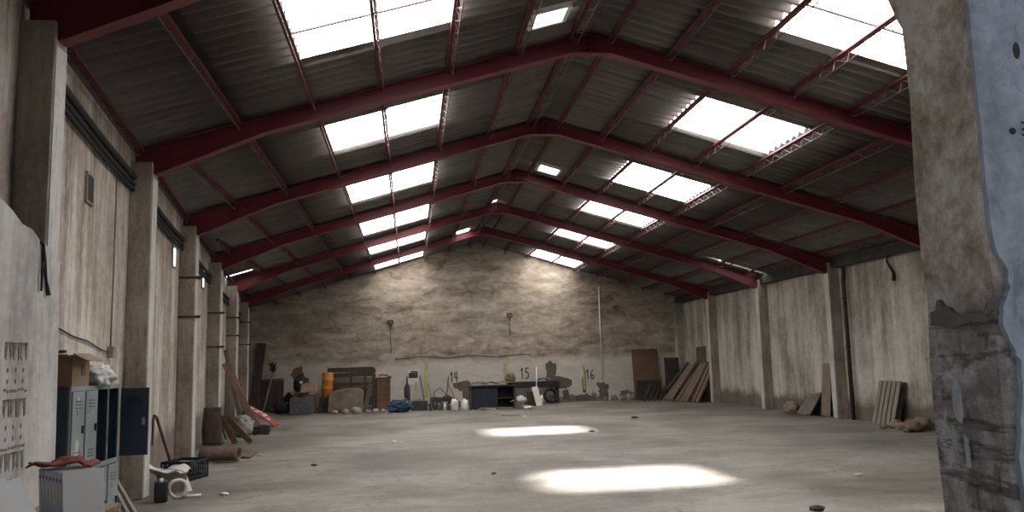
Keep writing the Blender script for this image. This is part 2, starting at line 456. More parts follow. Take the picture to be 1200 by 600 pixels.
mb.prism([(OX0 + .3, OZ), (OX0 + .3, roof(OX0 + .3) + .10), (OX1 - .34, roof(OX1 - .34) + .10), (OX1 - .34, OZ)], t0, t1)
mb.prism([(-3.2, 0), (-3.2, roof(-3.2) + .10), (OX0 + .3, roof(OX0 + .3) + .10), (OX0 + .3, OZ), (OX0, 3.0), (OX0, 0)], t0, t1)
wall_front = struct(mb.build('wall_front', M_frontin), 'thick broken gateway wall beside the camera, daylit outer face', 'wall')
random.seed(29)
edge = [(1.887, 3.0), (1.887, 2.7), (1.889, 2.4), (1.886, 2.25), (1.895, 2.08), (1.93, 2.02), (1.936, 1.95), (1.905, 1.88), (1.895, 1.83), (1.925, 1.76), (1.95, 1.70), (1.95, 1.62), (1.925, 1.53), (1.905, 1.37), (1.915, 1.25), (1.92, 1.0), (1.90, .6), (1.92, 0)]
E2 = []
for a_, b_ in zip(edge, edge[1:]):
    for q in range(4):
        f_ = q / 4; w_ = .006 if a_[1] < 2.15 else .0015
        E2.append((a_[0] + (b_[0] - a_[0]) * f_ + random.uniform(-w_, w_), a_[1] + (b_[1] - a_[1]) * f_))
E2.append(edge[-1])
mb = MB()
for a_, b_ in zip(E2, E2[1:]):
    mb.prism([a_, (2.6, a_[1]), (2.6, b_[1]), b_], t0 - .022, t0)
mb.box((7.4, t0 - .011, 1.5), (9.6, .022, 3.0))
mb.build('outer_render', M_outer, wall_front)

# corrugated roof with openings for the daylight sheets
PER = .25; NS = 10; dy = PER / NS; RY0, RY1 = 2.3, YE + .45
holes = []                                            # (side, x0, x1, y0, y1, kind)
LX, RXX = (-1.36, .61), (5.1, 7.08)
holes += [('L', *LX, 7.95, 10.67, 'pane'), ('R', *RXX, 7.95, 10.67, 'pane')]
for a, b in ((13.63, 15.56), (18.42, 20.45), (23.46, 25.75), (28.2, 30.3), (33.2, 35.0)): holes.append(('L', *LX, a, b, 'pane'))
for a, b, k in ((13.61, 15.52, 'clear'), (18.5, 20.4, 'pane'), (22.5, 24.45, 'clear'), (27.6, 29.3, 'pane'), (33.2, 35.1, 'pane')): holes.append(('R', *RXX, a, b, k))
holes += [('L', 1.77, 2.3, 11.0, 11.55, 'small'), ('R', 3.36, 3.9, 20.55, 21.2, 'small'),
          ('L', 1.75, 2.3, 30.3, 31.4, 'small'), ('R', 9.85, 11.65, 25.93, 26.08, 'slit'), ('L', -5.5, -4.75, 25.95, 26.15, 'slit'),
          ('L', 2.70, 2.84, 26.0, 26.35, 'slit')]
def corr(y): return .062 * math.cos(2 * PI * y / PER)
def roof_side(side):
    sg = -1 if side == 'L' else 1
    xe = -7.4 if side == 'L' else 12.45
    xs = {RX, xe}
    for h in holes:
        if h[0] == side: xs |= {h[1], h[2]}
    rows = [RX + sg * d for d in (1.3, 3.2, 5.2, 7.2, 9.2)]
    xs |= {x for x in rows if min(RX, xe) < x < max(RX, xe)}
    xs = sorted(xs, reverse=(side == 'L'))
    ys = [RY0 + i * dy for i in range(int((RY1 - RY0) / dy) + 1)]
    mb = MB(); vid = {}
    def v(x, j, row):
        key = (round(x, 4), j, row)
        if key not in vid:
            vid[key] = len(mb.v)
            dist = abs(x - RX)
            z = RZ - RS * dist + .068 + corr(ys[j]) + .018 * (row % 2)
            mb.v.append(Vector((x, ys[j], z)))
        return vid[key]
    for a, b in zip(xs, xs[1:]):
        xm = (a + b) / 2; row = sum(1 for q in rows if abs(xm - RX) > abs(q - RX))
        hs = [h for h in holes if h[0] == side and h[1] < xm < h[2]]
        for j in range(len(ys) - 1):
            ym = (ys[j] + ys[j + 1]) / 2
            if any(h[3] < ym < h[4] for h in hs): continue
            mb.f.append((v(a, j, row), v(b, j, row), v(b, j + 1, row), v(a, j + 1, row))); mb.sm.append(True)
            if any(abs(b - q) < 1e-6 for q in rows):
                mb.f.append((v(b, j, row), v(b, j, row + 1), v(b, j + 1, row + 1), v(b, j + 1, row))); mb.sm.append(False)
    o = mb.build('ceiling', M_roof)
    m = o.modifiers.new('solid', 'SOLIDIFY'); m.thickness = .008; m.offset = 1
    return struct(o, 'dark corrugated roof slope on the %s of the ridge' % ('left' if side == 'L' else 'right'), 'roof')
roof_side('L'); roof_side('R')
# ridge capping over the joint of the two slopes
mb = MB()
mb.add([(RX - .3, RY0, roof(RX - .3) + .15), (RX, RY0, RZ + .17), (RX + .3, RY0, roof(RX + .3) + .15),
        (RX - .3, RY1, roof(RX - .3) + .15), (RX, RY1, RZ + .17), (RX + .3, RY1, roof(RX + .3) + .15)], [(0, 1, 4, 3), (1, 2, 5, 4)])
o = struct(mb.build('trim_1', M_roof), 'ridge capping along the top of the roof', 'ridge cap')
m = o.modifiers.new('solid', 'SOLIDIFY'); m.thickness = .01

ordw = ['first', 'second', 'third', 'fourth', 'fifth', 'sixth', 'seventh', 'eighth', 'ninth', 'tenth', 'eleventh', 'twelfth', 'thirteenth', 'fourteenth', 'fifteenth', 'sixteenth']
cnt = {'L': 0, 'R': 0}
for i, (side, x0, x1, y0, y1, kind) in enumerate(holes):
    mb = MB(); n = max(2, int((y1 - y0 + .1) / (PER / 4)))
    ys = [y0 - .05 + (y1 - y0 + .1) * j / n for j in range(n + 1)]
    xa, xb = x0 - .02, x1 + .02
    vs = []
    for y in ys:
        for x in (xa, (xa + xb) / 2, xb): vs.append((x, y, roof(x) + .092 + corr(y)))
    fs = []
    for j in range(n):
        for k in range(2): fs.append((j * 3 + k, j * 3 + k + 1, j * 3 + k + 4, j * 3 + k + 3))
    mb.add(vs, fs, True)
    if kind in ('pane', 'clear'):
        lab = 'white daylight sheet in the %s roof slope, %s row from the front' % ('left' if side == 'L' else 'right', ordw[cnt[side]]); cnt[side] += 1
    elif kind == 'small':
        lab = ['small square skylight left of the ridge near the front', 'small skylight right of the ridge in the middle of the roof', 'small skylight left of the ridge near the back wall'][[11, 20, 30].index(int(y0))]
    else:
        lab = ['thin bright gap in the right roof slope above the columns', 'thin bright gap at the left eave of the roof', 'bright chink of sky beside the ridge'][[9.85, -5.5, 2.70].index(x0)]
    o = mb.build('window_%d' % (i + 1), {'pane': M_panedim if y0 > 33 else M_pane, 'clear': M_clear, 'small': M_smallpane, 'slit': M_slit}[kind])
    struct(o, lab, 'skylight')
    if kind in ('pane', 'clear') and y0 < 8:
        MB().bar((x0, 9.8, roof(x0) + .04), (x1, 9.8, roof(x1) + .04), .035, .02).build('overlap_seam', M_thin, o)
    if kind == 'small':
        f = MB(); zc = lambda x: roof(x) + .02
        for (p, q) in (((x0, y0), (x1, y0)), ((x1, y0), (x1, y1)), ((x1, y1), (x0, y1)), ((x0, y1), (x0, y0))):
            f.bar((p[0], p[1], zc(p[0])), (q[0], q[1], zc(q[0])), .06, .08)
        f.build('window_frame', M_white, o)

# steel eave members
mb = MB().box((XW + .02, (ya + yb) / 2, 4.24), (.5, yb - ya, .28))
struct(mb.build('trim_2', M_soot), 'dark gutter beam along the top of the right wall', 'gutter')

# ------------------------------------------------------------------ columns
where = ['', 'first, half hidden by the white wall', 'second from the front', 'third from the front', 'fourth from the front', 'fifth from the front', 'sixth from the front, last of the row']
ZT = lambda x: roof(x) - .29
for side in ('left', 'right'):
    for k in range(1, 7):
        y = yk(k)
        if side == 'left':
            x0, x1 = colx(y) - .3, colx(y); zt = ZT(x1)
        else:
            x0, x1 = XR, XR + .3; zt = 4.25
        xc = (x0 + x1) / 2
        lab = 'square concrete column on the %s side, %s' % (side, where[k] if side == 'left' else where[k].replace(', half hidden by the white wall', ''))
        t = thing('concrete_column', lab, 'column', (xc, y + .14, 0), 0, 'concrete columns of the %s row' % side)
        mb = MB(); w, d = x1 - x0 + (.0), .28
        mb.prism([(-w / 2, 0), (w / 2, 0), (w / 2, zt), (-w / 2, zt)], -d / 2, d / 2)
        mb.build('shaft', M_col, t, bevel=.012)
        sgn = 1 if side == 'left' else -1
        mb = MB().box((sgn * (w / 2 + .004), 0, zt / 2 - .1), (.01, d - .05, zt - .25))
        mb.build('lit_inner_face', M_pale, t)['label'] = 'inner face painted paler as the lit side'  # brighter than the shaft: the light on this side is in the colour
        if side == 'left' and k >= 3:
            for z in {3: (3.55, 2.78), 4: (3.15, 2.3), 5: (3.3, 2.75), 6: (3.4, 2.6)}[k]:
                mb = MB().box((.03, -d / 2 - .012, z), (w + .10, .022, .035)).box((w / 2 + .03, 0, z), (.02, d, .035)).tube([(w / 2 + .02, -d / 2 - .01, z), (w / 2 + .12, -d / 2 - .01, z)], .025, 6)
                mb.build('iron_strap', M_iron, t)
mb = MB().box((XW - .16, YE - .155, 2.05), (.3, .3, 4.1))
tag(mb.build('corner_pier', M_right, bevel=.01), 'plastered pier in the far right corner of the hall', 'column')

# ------------------------------------------------------------------ portal rafters
for k in range(1, 7):
    y = yk(k) + .14
    t = thing('steel_rafter', 'dark red steel portal rafter spanning the hall, %s from the front' % ordw[k - 1], 'rafter', (RX, y, RZ - .3), 0, 'red portal rafters')
    dz = -(RZ - .3)
    for side in ('L', 'R'):
        sg = -1 if side == 'L' else 1
        xc = colx(yk(k)) if side == 'L' else XR       # inner face of the column
        xo = xc + sg * .28
        H = 1.55; D = .24; DH = .44
        top = lambda x: roof(x) - .015
        low = [(RX, top(RX) - D), (xc - sg * H, top(xc - sg * H) - D), (xc - sg * .0, top(xc) - DH)]
        cap = (ZT(xc) if side == 'L' else 4.25) + .004
        pts = [(RX, top(RX)), (xo, top(xo))] + [(xo, cap), (xc - sg * .012, cap)] + [(low[2][0] - sg * .012, low[2][1]), low[1], low[0]]
        pts = [(px - RX, pz + dz) for px, pz in pts]
        mb = MB().prism(pts, -.007, .007)
        web = mb.build('web_plate', M_rafter, t); web.name = 'left_beam' if side == 'L' else 'right_beam'
        mb = MB()
        def fl_(a, b, off):
            mb.bar((a[0] - RX, 0, a[1] + dz + off), (b[0] - RX, 0, b[1] + dz + off), .17, .016)
        fl_((RX, top(RX)), (xo, top(xo)), -.008)
        fl_(low[0], low[1], 0); fl_(low[1], (low[2][0] - sg * .02, low[2][1]), 0)
        mb.box((xc - sg * .012 - RX, 0, (cap + low[2][1]) / 2 + dz), (.02, .17, cap - low[2][1]))
        mb.build('flange', M_rafter, web)
    mb = MB().prism([(-.36, top(RX - .36) - D + dz), (-.33, -.035 - .01), (.33, -.035 - .01), (.36, top(RX + .36) - D + dz), (0, top(RX) - D + dz + .05)], -.012, .012)
    mb.box((0, 0, -.045), (.68, .17, .014)).box((0, 0, .1), (.02, .17, .32))
    mb.build('apex_plate', M_rafter, t)
    mb = MB()
    for bx in (-.05, .05):
        for bz in (.03, .2):
            mb.tube([(bx - .012, -.05, bz), (bx + .012, -.05, bz)], .018, 6)
    mb.build('bolt', M_iron, t)

# ------------------------------------------------------------------ lattice joists between the rafters
def joist_parts(L, root, depth=.21):
    top = MB()
    top.bar((-.022, 0, -.02), (-.022, L, -.02), .036, .036).bar((.022, 0, -.02), (.022, L, -.02), .036, .036)
    top.build('top_chord', M_joist, root)
    MB().tube([(0, .04, -.05), (0, .32, -depth), (0, L - .32, -depth), (0, L - .04, -.05)], .008, 6).build('bottom_chord', M_thin, root)
    web = MB(); n = max(2, round((L - .64) / .42)); st = (L - .64) / n
    for i in range(n + 1):
        y = .32 + i * st
        web.bar((0, y, -.03), (0, y, -depth), .008, .008, (1, 0, 0))
        if i < n: web.bar((0, y, -depth), (0, y + st, -.03), .008, .008, (1, 0, 0))
    web.build('web', M_thin, root)
protos = {}
def joist(x, side, ya_, yb_, lab, grp):
    L = round(yb_ - ya_, 2)
    sg = -1 if side == 'L' else 1
    tilt = -sg * math.atan(RS)
    # the joist stands square to the slope
    rot = (0, -tilt, 0)
    loc = (x, ya_, roof(x) - .005)
    if L in protos:
        return dup(protos[L], loc, rot=rot, label=lab)
    t = thing('lattice_joist', lab, 'joist', loc, 0, grp)
    t.rotation_euler = rot
    joist_parts(L, t); protos[L] = t
    return t
LXS = [2.55, 1.67, .62, -.39, -1.39, -2.45, -3.45, -4.45, -5.45]
RXS = [3.21, 4.13, 5.09, 6.11, 7.11, 8.12, 9.12, 10.13, 11.12]
nm = lambda i: 'beside the ridge' if i == 0 else '%s down from the ridge' % ordw[i]
for k in range(1, 7):
    a0, b0 = yk(k) + .14 + .02, (yk(k + 1) + .14 - .02 if k < 6 else YE - .02)
    for side, xs in (('L', LXS), ('R', RXS)):
        for i, x in enumerate(xs):
            a = a0
            if side == 'L':
                yc = (x - XL - .08) / TL              # where the slanting wall lets this line begin
                if yc > b0 - 1.2: continue
                a = max(a, yc)
            ls = 'left' if side == 'L' else 'right'
            o = joist(x, side, a, b0, 'red lattice joist, %s slope, %s, %s bay from the front' % (ls, nm(i), ordw[k - 1]), 'red lattice joists under the roof')
            o['group'] = 'red lattice joists under the roof'
# eave joists following the slanting left wall
for k in range(1, 7):
    p0 = Vector((wlx(yk(k) + .28) + .16, yk(k) + .30, 0)); p1 = Vector((wlx(yk(k + 1)) + .16, min(yk(k + 1) - .02, YE - .04), 0))
    d = p1 - p0; ang = math.atan2(-d.x, d.y)
    za = roof(p0.x) - .1; zb = roof(p1.x) - .1
    t = thing('eave_joist', 'red eave joist along the top of the left wall, %s bay' % ordw[k - 1], 'joist', (p0.x, p0.y, za), 0, 'red eave joists')
    t.rotation_euler = Euler((math.atan2(zb - za, d.length), 0, ang), 'XYZ')
    joist_parts(d.length, t, .16)
# black pipes along the left wall
for k in range(1, 7):
    mb = MB(); ya_, yb_ = yk(k) + .3, min(yk(k + 1) - .02, YE - .03)
    zf = lambda y, o: 4.66 - (y - 8.8) * .045 + o
    for o_, rr, dx in ((0, .045, .06), (-.11, .035, .05), (-.19, .028, .05)):
        pts = []
        for j in range(9):
            y = ya_ + (yb_ - ya_) * j / 8
            pts.append((wlx(y) + dx, y, zf(y, o_) - .04 * math.sin(PI * j / 8)))
        mb.tube(pts, rr, 8)
    o = mb.build('black_pipe_run', M_black)
    tag(o, 'bundle of black pipes high on the left wall, %s bay from the front' % ordw[k - 1], 'pipe', 'black pipes along the left wall')

# ------------------------------------------------------------------ fittings on the walls
def vent(y, z, w, h, mat, lab, name='wall_vent'):
    x = wlx(y)
    t = thing(name, lab, 'vent', (x, y, z - h / 2), math.atan(-TL))
    MB().box((.006, 0, h / 2), (.02, w, h)).build('opening', mat, t)
    f = MB()
    for s in (-1, 1): f.box((.012, s * (w / 2 + .015), h / 2), (.03, .03, h + .06)).box((.012, 0, h / 2 + s * (h / 2 + .015)), (.03, w, .03))
    f.build('surround', M_col, t)
vent(10.05, 3.87, .26, .30, M_black, 'small dark vent hole high in the near left wall')
vent(14.0, 3.75, .22, .42, M_black, 'narrow dark vent slot left of the third column')
def slit_window(i, y, z, w, h, lab):
    x = wlx(y)
    o = MB().box((.006, 0, 0), (.02, w, h)).build('window_%d' % i, M_slit, None, (x, y, z), rot=(0, 0, math.atan(-TL)))
    f = MB()
    for s in (-1, 1): f.box((.012, s * (w / 2 + .02), 0), (.04, .04, h + .08)).box((.012, 0, s * (h / 2 + .02)), (.04, w, .04))
    f.build('window_frame', M_col, o)
    struct(o, lab, 'window')
slit_window(31, 16.2, 3.86, .28, .34, 'little bright window in the left wall before the third column')
slit_window(32, 20.5, 3.88, .30, .38, 'little bright window in the left wall before the fourth column')

# white lining wall in front of the first column
def stub_wall():
    x1 = -3.0
    random.seed(5)
    top = [(3.0, 3.1)]
    y = 3.3
    while y < 7.45:
        top.append((y, 3.08 - max(0, y - 6.3) * .26 + random.uniform(-.025, .025))); y += .17
    top.append((7.6, 2.70))
    poly = [(3.0, 0), (7.68, 0), (7.67, 1.2), (7.64, 2.0)] + list(reversed(top))
    mb = MB().prism(poly, x1 - .1, x1, 'x')
    o = mb.build('wall_lining', M_stub); o.name = 'wall_left_lining'
    return struct(o, 'white plastered lining wall at the left with dark paste marks', 'wall')
stub = stub_wall()
# dark paste marks in three blocks
random.seed(11)
for (zc, rows) in ((1.93, 1), (1.50, 1), (1.10, 1)):
    mb = MB(); x = -2.998
    for j in range(3):
        yc = 6.74 + j * .13 + random.uniform(-.01, .01)
        for s in (-1, 1):
            pts = [(yc + s * .01, zc + .06), (yc + s * .055, zc + .055), (yc + s * .06, zc - .05 + random.uniform(-.03, .02)), (yc + s * .03, zc - .075), (yc + s * .022, zc - .01)]
            mb.prism(pts, x, x + .002, 'x')
        mb.prism([(yc - .06, zc + .06), (yc + .06, zc + .066), (yc + .06, zc + .05), (yc - .06, zc + .048)], x, x + .002, 'x')
        for q in range(2):
            zz = zc - .15 - q * .085; a = .013
            mb.prism([(yc + a * math.cos(u), zz + a * 1.5 * math.sin(u)) for u in [i * PI / 3 for i in range(6)]], x, x + .002, 'x')
    for j in range(7):
        yc = 6.68 + j * .058; zz = zc - .315 + random.uniform(-.008, .008)
        mb.prism([(yc, zz), (yc + .045, zz + .004), (yc + .05, zz + .02), (yc + .01, zz + .025)], x, x + .002, 'x')
    mb.build('paste_mark', M_marks, stub)
# strap hanging over the lining wall
mb = MB().tube([(-3.02, 7.18, 2.84), (-2.985, 7.22, 2.80), (-2.985, 7.25, 2.66), (-2.985, 7.3, 2.52), (-2.985, 7.36, 2.40)], [.012, .014, .02, .012, .02], 6)
mb.tube([(-2.985, 7.25, 2.70), (-2.98, 7.2, 2.58), (-2.985, 7.22, 2.42)], .009, 6)
tag(mb.build('hanging_strap', M_black), 'black strap hanging over the top of the white lining wall', 'strap')

# junction box with its wire on the left wall
y = 11.3
t = thing('junction_box', 'small junction box with a sagging wire above the lockers', 'electrical box', (wlx(y), y, 2.0), math.atan(-TL))
MB().box((.04, 0, .0), (.08, .14, .14)).build('box', M_col, t, bevel=.01)
MB().tube([(.02, -.07, 0), (.02, -.5, .03), (.02, -1.1, .11), (.02, -1.7, .14), (.02, -2.4, .22)], .009, 6).build('wire', M_soot, t)
MB().tube([(.03, .0, .07), (.03, .02, 1.2), (.03, .02, 2.3)], .012, 6).build('conduit', M_col, t)

# ------------------------------------------------------------------ back wall: painted numbers, peeled patches, lamps
def stroke(mb, pts, w, y, d=.004):
    for a, b in zip(pts, pts[1:]):
        a, b = Vector((a[0], y, a[1])), Vector((b[0], y, b[1]))
        mb.bar(a, b, d, w, (0, 0, 1) if abs((b - a).normalized().z) < .9 else (1, 0, 0), w * .3)
DIG = {'1': [[(.02, .72), (.2, 1.0), (.2, 0)]],
       '4': [[(.33, 0), (.33, 1.0)], [(.08, .95), (.04, .42), (.48, .42)]],
       '5': [[(.46, .98), (.12, .98), (.08, .58), (.34, .6), (.46, .42), (.42, .12), (.22, 0), (.04, .08)]],
       '6': [[(.42, .98), (.18, .78), (.06, .4), (.1, .1), (.26, 0), (.44, .12), (.44, .34), (.28, .46), (.1, .34)]]}
for num, x, z, h in (('14', 1.70, .98, .40), ('15', 4.68, 1.03, .44), ('16', 7.52, .93, .40)):
    mb = MB(); cx = x
    for ch in num:
        for st_ in DIG[ch]: stroke(mb, [(cx + p[0] * h * .75, z + p[1] * h) for p in st_], .045, YE - .003)
        cx += h * (.42 if ch == '1' else .5)
    mb.build('painted_number', M_ink, wall_back)
def blob(name, pts, mat, parent, amp=.05, seed=0, y=YE):
    random.seed(seed)
    P_ = []
    for i, p in enumerate(pts):
        q = pts[(i + 1) % len(pts)]
        for j in range(4):
            f = j / 4
            P_.append((p[0] + (q[0] - p[0]) * f + random.uniform(-amp, amp), p[1] + (q[1] - p[1]) * f + random.uniform(-amp, amp)))
    return MB().prism(P_, y - .006, y + .01).build(name, mat, parent)
blob('peeled_patch', [(-4.85, 1.45), (-4.7, 1.72), (-4.4, 1.78), (-4.32, 1.4), (-4.45, 1.05), (-4.62, .98)], M_peel, wall_back, .03, 1)
blob('peeled_patch', [(5.75, .9), (5.78, 1.35), (5.72, 1.6), (5.95, 1.75), (6.2, 1.62), (6.22, 1.35), (6.15, 1.1), (6.6, 1.0), (6.85, .95), (6.85, .68), (6.6, .55), (6.2, .62), (5.9, .6)], M_peel, wall_back, .035, 2)
blob('peeled_patch', [(6.45, .05), (6.5, .5), (6.7, .52), (6.75, .1)], M_peel, wall_back, .04, 3)
blob('peeled_patch', [(1.78, .95), (2.5, 1.0), (2.62, .4), (2.3, .1), (2.15, .55), (1.85, .7)], M_peel, wall_back, .05, 4)
blob('peeled_patch', [(8.0, .1), (8.05, .5), (7.95, .72), (8.25, .85), (8.5, .6), (8.4, .15)], M_peel, wall_back, .06, 5)
blob('peeled_patch', [(8.95, .05), (9.0, .35), (9.3, .45), (9.35, .05)], M_peel, wall_back, .05, 6)
blob('peeled_patch', [(7.0, .02), (7.05, .25), (7.5, .3), (7.9, .2), (7.9, .02)], M_peel, wall_back, .05, 7)
blob('rust_streak', [(7.36, .35), (7.34, 1.5), (7.48, 1.5), (7.5, .35)], M_rust, wall_back, .04, 8)

def wall_lamp(x, z, drop, lab):
    t = thing('flood_lamp', lab, 'lamp', (x, YE, z))
    MB().box((0, -.10, 0), (.24, .12, .17), (.35, 0, 0)).build('housing', M_soot, t, bevel=.02)
    MB().box((0, -.165, -.02), (.18, .012, .12), (.35, 0, 0)).build('lens', M_steel, t)
    MB().box((0, -.02, .02), (.08, .05, .12)).build('bracket', M_iron, t)
    MB().tube([(.02, -.012, -.08), (.0, -.012, -drop * .5), (.03, -.012, -drop)], .012, 6).build('wire', M_soot, t)
wall_lamp(-.78, 3.52, 1.3, 'small dark flood lamp on the back wall above the yellow posts, left one')
wall_lamp(4.25, 3.72, .85, 'small dark flood lamp on the back wall above the number 15')
mb = MB().tube([(x_, YE - .02, 2.02 + .04 * math.sin(x_ * 3)) for x_ in [-.6 + i * .25 for i in range(24)]], .013, 6)
tag(mb.build('wall_cable', M_soot), 'thin cable running level along the back wall', 'cable')
mb = MB().tube([(8.2, YE - .02, .9), (8.2, YE - .02, 4.9)], .03, 6)
tag(mb.build('conduit_pipe', M_pale), 'pale vertical conduit on the back wall right of the number 16', 'conduit')

def post(x, z0, z1, w, lab):
    t = thing('yellow_post', lab, 'post', (x, YE - .03, z0), 0, 'yellow marker posts on the back wall')
    MB().box((0, 0, (z1 - z0) / 2), (w, .06, z1 - z0)).build('board', M_yellow, t, bevel=.006)
    MB().tube([(0, -.035, z1 - z0 - .15), (0, -.02, z1 - z0 - .15)], .02, 6).tube([(0, -.035, .2), (0, -.02, .2)], .02, 6).build('bolt', M_iron, t)
post(.70, .35, 1.85, .13, 'yellow marker post on the back wall left of the number 14')
post(4.05, .80, 1.75, .16, 'yellow marker post on the back wall left of the number 15')
post(7.40, .50, 1.50, .07, 'rusty yellow marker post on the back wall left of the number 16')

t = thing('paper_notice', 'white paper notice with a dark picture on the back wall', 'poster', (.17, YE, .95))
MB().box((0, -.008, .26), (.46, .008, .60)).build('sheet', M_paper, t)
MB().box((-.02, -.014, .33), (.38, .006, .22)).box((.02, -.014, .48), (.3, .006, .06)).build('picture', M_ink, t)
MB().tube([(0, -.01, .56), (0, -.02, .57)], .012, 6).build('pin', M_iron, t)

# ------------------------------------------------------------------ left foreground: lockers and what is on them
LK = thing('locker_bank', 'grey two-tier metal lockers by the white lining wall, one dark door open', 'locker', (-3.05, 8.05, 0))
lx, n, cw = -.44, 4, .325
LL = n * cw
# carcase: sides, back, shelves, partitions
mb = MB()
mb.box((lx / 2, .008, .80), (-lx, .016, 1.62)).box((lx / 2, LL - .008, .80), (-lx, .016, 1.62))
mb.box((lx + .008, LL / 2, .80), (.016, LL, 1.62))
for z in (.06, .84, 1.60): mb.box((lx / 2, LL / 2, z), (-lx - .002, LL - .02, .022))
for j in range(1, n): mb.box((lx / 2, j * cw, .83), (-lx - .004, .016, 1.56))
mb.build('carcase', M_lockerblue, LK)
fr = MB()
for z in (.045, .845, 1.60): fr.box((.004, LL / 2, z), (.014, LL, .045))
for j in range(n + 1): fr.box((.004, min(max(j * cw, .014), LL - .014), .82), (.014, .03, 1.58))
fr.build('front_frame', M_lockergrey, LK)
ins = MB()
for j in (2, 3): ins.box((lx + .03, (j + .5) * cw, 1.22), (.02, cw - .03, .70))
ins.build('dark_interior_sheet', M_lockerdark, LK)  # near-black sheet paints the shade inside the open compartments
def locker_door(j, tier, open_=False):
    z0 = .08 if tier == 0 else .875; h = .735 if tier == 0 else .70
    mb = MB().box((.006, 0, 0), (.018, cw - .036, h))
    if open_:
        loc = (.02, (j + 1) * cw + .01, z0 + h / 2)
        o = MB().box((.145, 0, 0), (.285, .018, h)).build('door', M_lockerblue, LK, loc, bevel=.003)
        o['label'] = 'open slate-blue locker door'
        MB().box((.145, -.012, h / 2 - .1), (.14, .006, .008)).box((.145, -.012, h / 2 - .13), (.14, .006, .008)).box((.145, -.012, h / 2 - .16), (.14, .006, .008)).build('louvre', M_lockerdark, o)
        MB().box((.24, -.018, 0), (.03, .02, .08)).build('handle', M_steel, o, bevel=.004)
        return
    o = mb.build('door', M_lockergrey, LK, (.012, (j + .5) * cw, z0 + h / 2), bevel=.003)
    lv = MB()
    for q in range(3): lv.box((.017, 0, h / 2 - .09 - q * .03), (.006, .14, .010))
    lv.build('louvre', M_lockerblue, o)
    lv = MB()
    for q in range(3): lv.box((.017, 0, -h / 2 + .09 + q * .03), (.006, .14, .010))
    lv.build('louvre', M_lockerblue, o)
    MB().box((.024, .09, .0), (.02, .03, .07)).build('handle', M_ink, o, bevel=.004)
    MB().box((.017, -.01, .16), (.004, .07, .05)).build('label_holder', M_steel, o)
    if tier == 1 and j == 0:
        st_ = MB()
        for (yy, zz, r) in ((-.02, .29, .022), (-.02, .20, .02), (-.02, -.13, .05), (-.03, -.21, .045), (.02, -.28, .02)):
            st_.prism([(yy + r * math.cos(i * PI / 5), zz + r * math.sin(i * PI / 5)) for i in range(10)], .0155, .0175, 'x')
        st_.build('sticker', M_white, o)
for j in range(n):
    locker_door(j, 0)
    if j < 2: locker_door(j, 1)
locker_door(3, 1, True)

BZ = 1.612
t = thing('cardboard_box', 'open brown cardboard box on top of the lockers', 'box', (-3.22, 8.30, BZ))
mb = MB(); w, d, h, th = .34, .42, .30, .006
mb.box((0, 0, th / 2), (w, d, th))
for s in (-1, 1):
    mb.box((s * (w / 2 - th / 2), 0, h / 2), (th, d, h)).box((0, s * (d / 2 - th / 2), h / 2), (w, th, h))
mb.build('carton', M_card, t)
MB().box((w / 2 + .06, .0, h - .02), (.14, d * .96, th), (0, .5, 0)).build('flap', M_card, t)
MB().box((0, -d / 2 - .05, h - .01), (w * .95, .12, th), (-.25, 0, 0)).build('flap', M_card, t)
MB().box((w / 2 + .002, .05, .16), (.003, .09, .10)).build('printed_mark', M_carddark, t)
MB().bar((-.24, -.22, .326), (.1, -.18, .345), .06, .025).build('splinter', M_wooddark, t); bpy.data.objects['splinter'].parent = None
o = bpy.data.objects['splinter']; o.name = 'wood_batten'; o.location = (-3.22, 8.30, BZ - .012); tag(o, 'dark wooden batten lying across the cardboard box', 'batten')
mb = MB().lump((0, 0, .09), (.16, .22, .13), 4, .5, 2.2, 4, 0)
tag(mb.build('crumpled_bag', M_bag, None, (-3.12, 8.86, BZ)), 'crumpled white plastic bag on the lockers beside the cardboard box', 'bag')

# support below the frame for the binders
t = thing('wooden_bench', 'plain wooden bench carrying the white binders', 'bench', (-2.56, 6.2, 0.04))
MB().box((0, 0, .67), (.62, 1.7, .04)).build('top', M_wood, t, bevel=.006)
for sx in (-1, 1):
    for sy in (-1, 1): MB().box((sx * .26, sy * .76, .305), (.06, .06, .69)).build('leg', M_wood, t)
# ring binders: spine faces the camera's left, cover the right
def binder(loc, rot, lab, mat=None, first=[None]):
    if first[0] is not None:
        o = dup(first[0], loc, label=lab, rot=rot); return o
    t = thing('ring_binder', lab, 'binder', loc, 0, 'white ring binders on the bench')
    t.rotation_euler = rot
    w, d, h = .055, .285, .32
    mb = MB().box((-w / 2 + .002, 0, h / 2), (.004, d, h)).box((w / 2 - .002, 0, h / 2), (.004, d, h))
    mb.build('cover', M_binder, t)
    s = MB().box((0, -d / 2 + .002, h / 2), (w, .004, h)).build('spine', M_binderblue, t)
    MB().tube([(0, -d / 2 - .002, h - .055), (0, -d / 2 + .001, h - .055)], .014, 10).build('finger_hole', M_ink, s)
    MB().box((0, -d / 2 - .0005, h * .5), (w * .7, .002, .12)).build('spine_label', M_paper, s)
    MB().box((0, .01, h / 2), (w - .012, d - .03, h - .015)).build('papers', M_paper, t)
    first[0] = t
    return t
bl = ['front end of the row, wide white cover showing', 'second from the front of the row', 'third from the front of the row', 'fourth from the front of the row', 'fifth from the front of the row', 'sixth from the front of the row', 'at the wall end of the row']
a = math.radians(-50)
ux, uy = math.cos(a), math.sin(a)
for i in range(7):
    binder((-2.31 - i * .068 * ux, 6.42 - i * .068 * uy, .735), (0, math.radians(-9), a), 'white upright ring binder on the bench, ' + bl[i])
proto_b = [o for o in C.objects if o.get('category') == 'binder'][0]
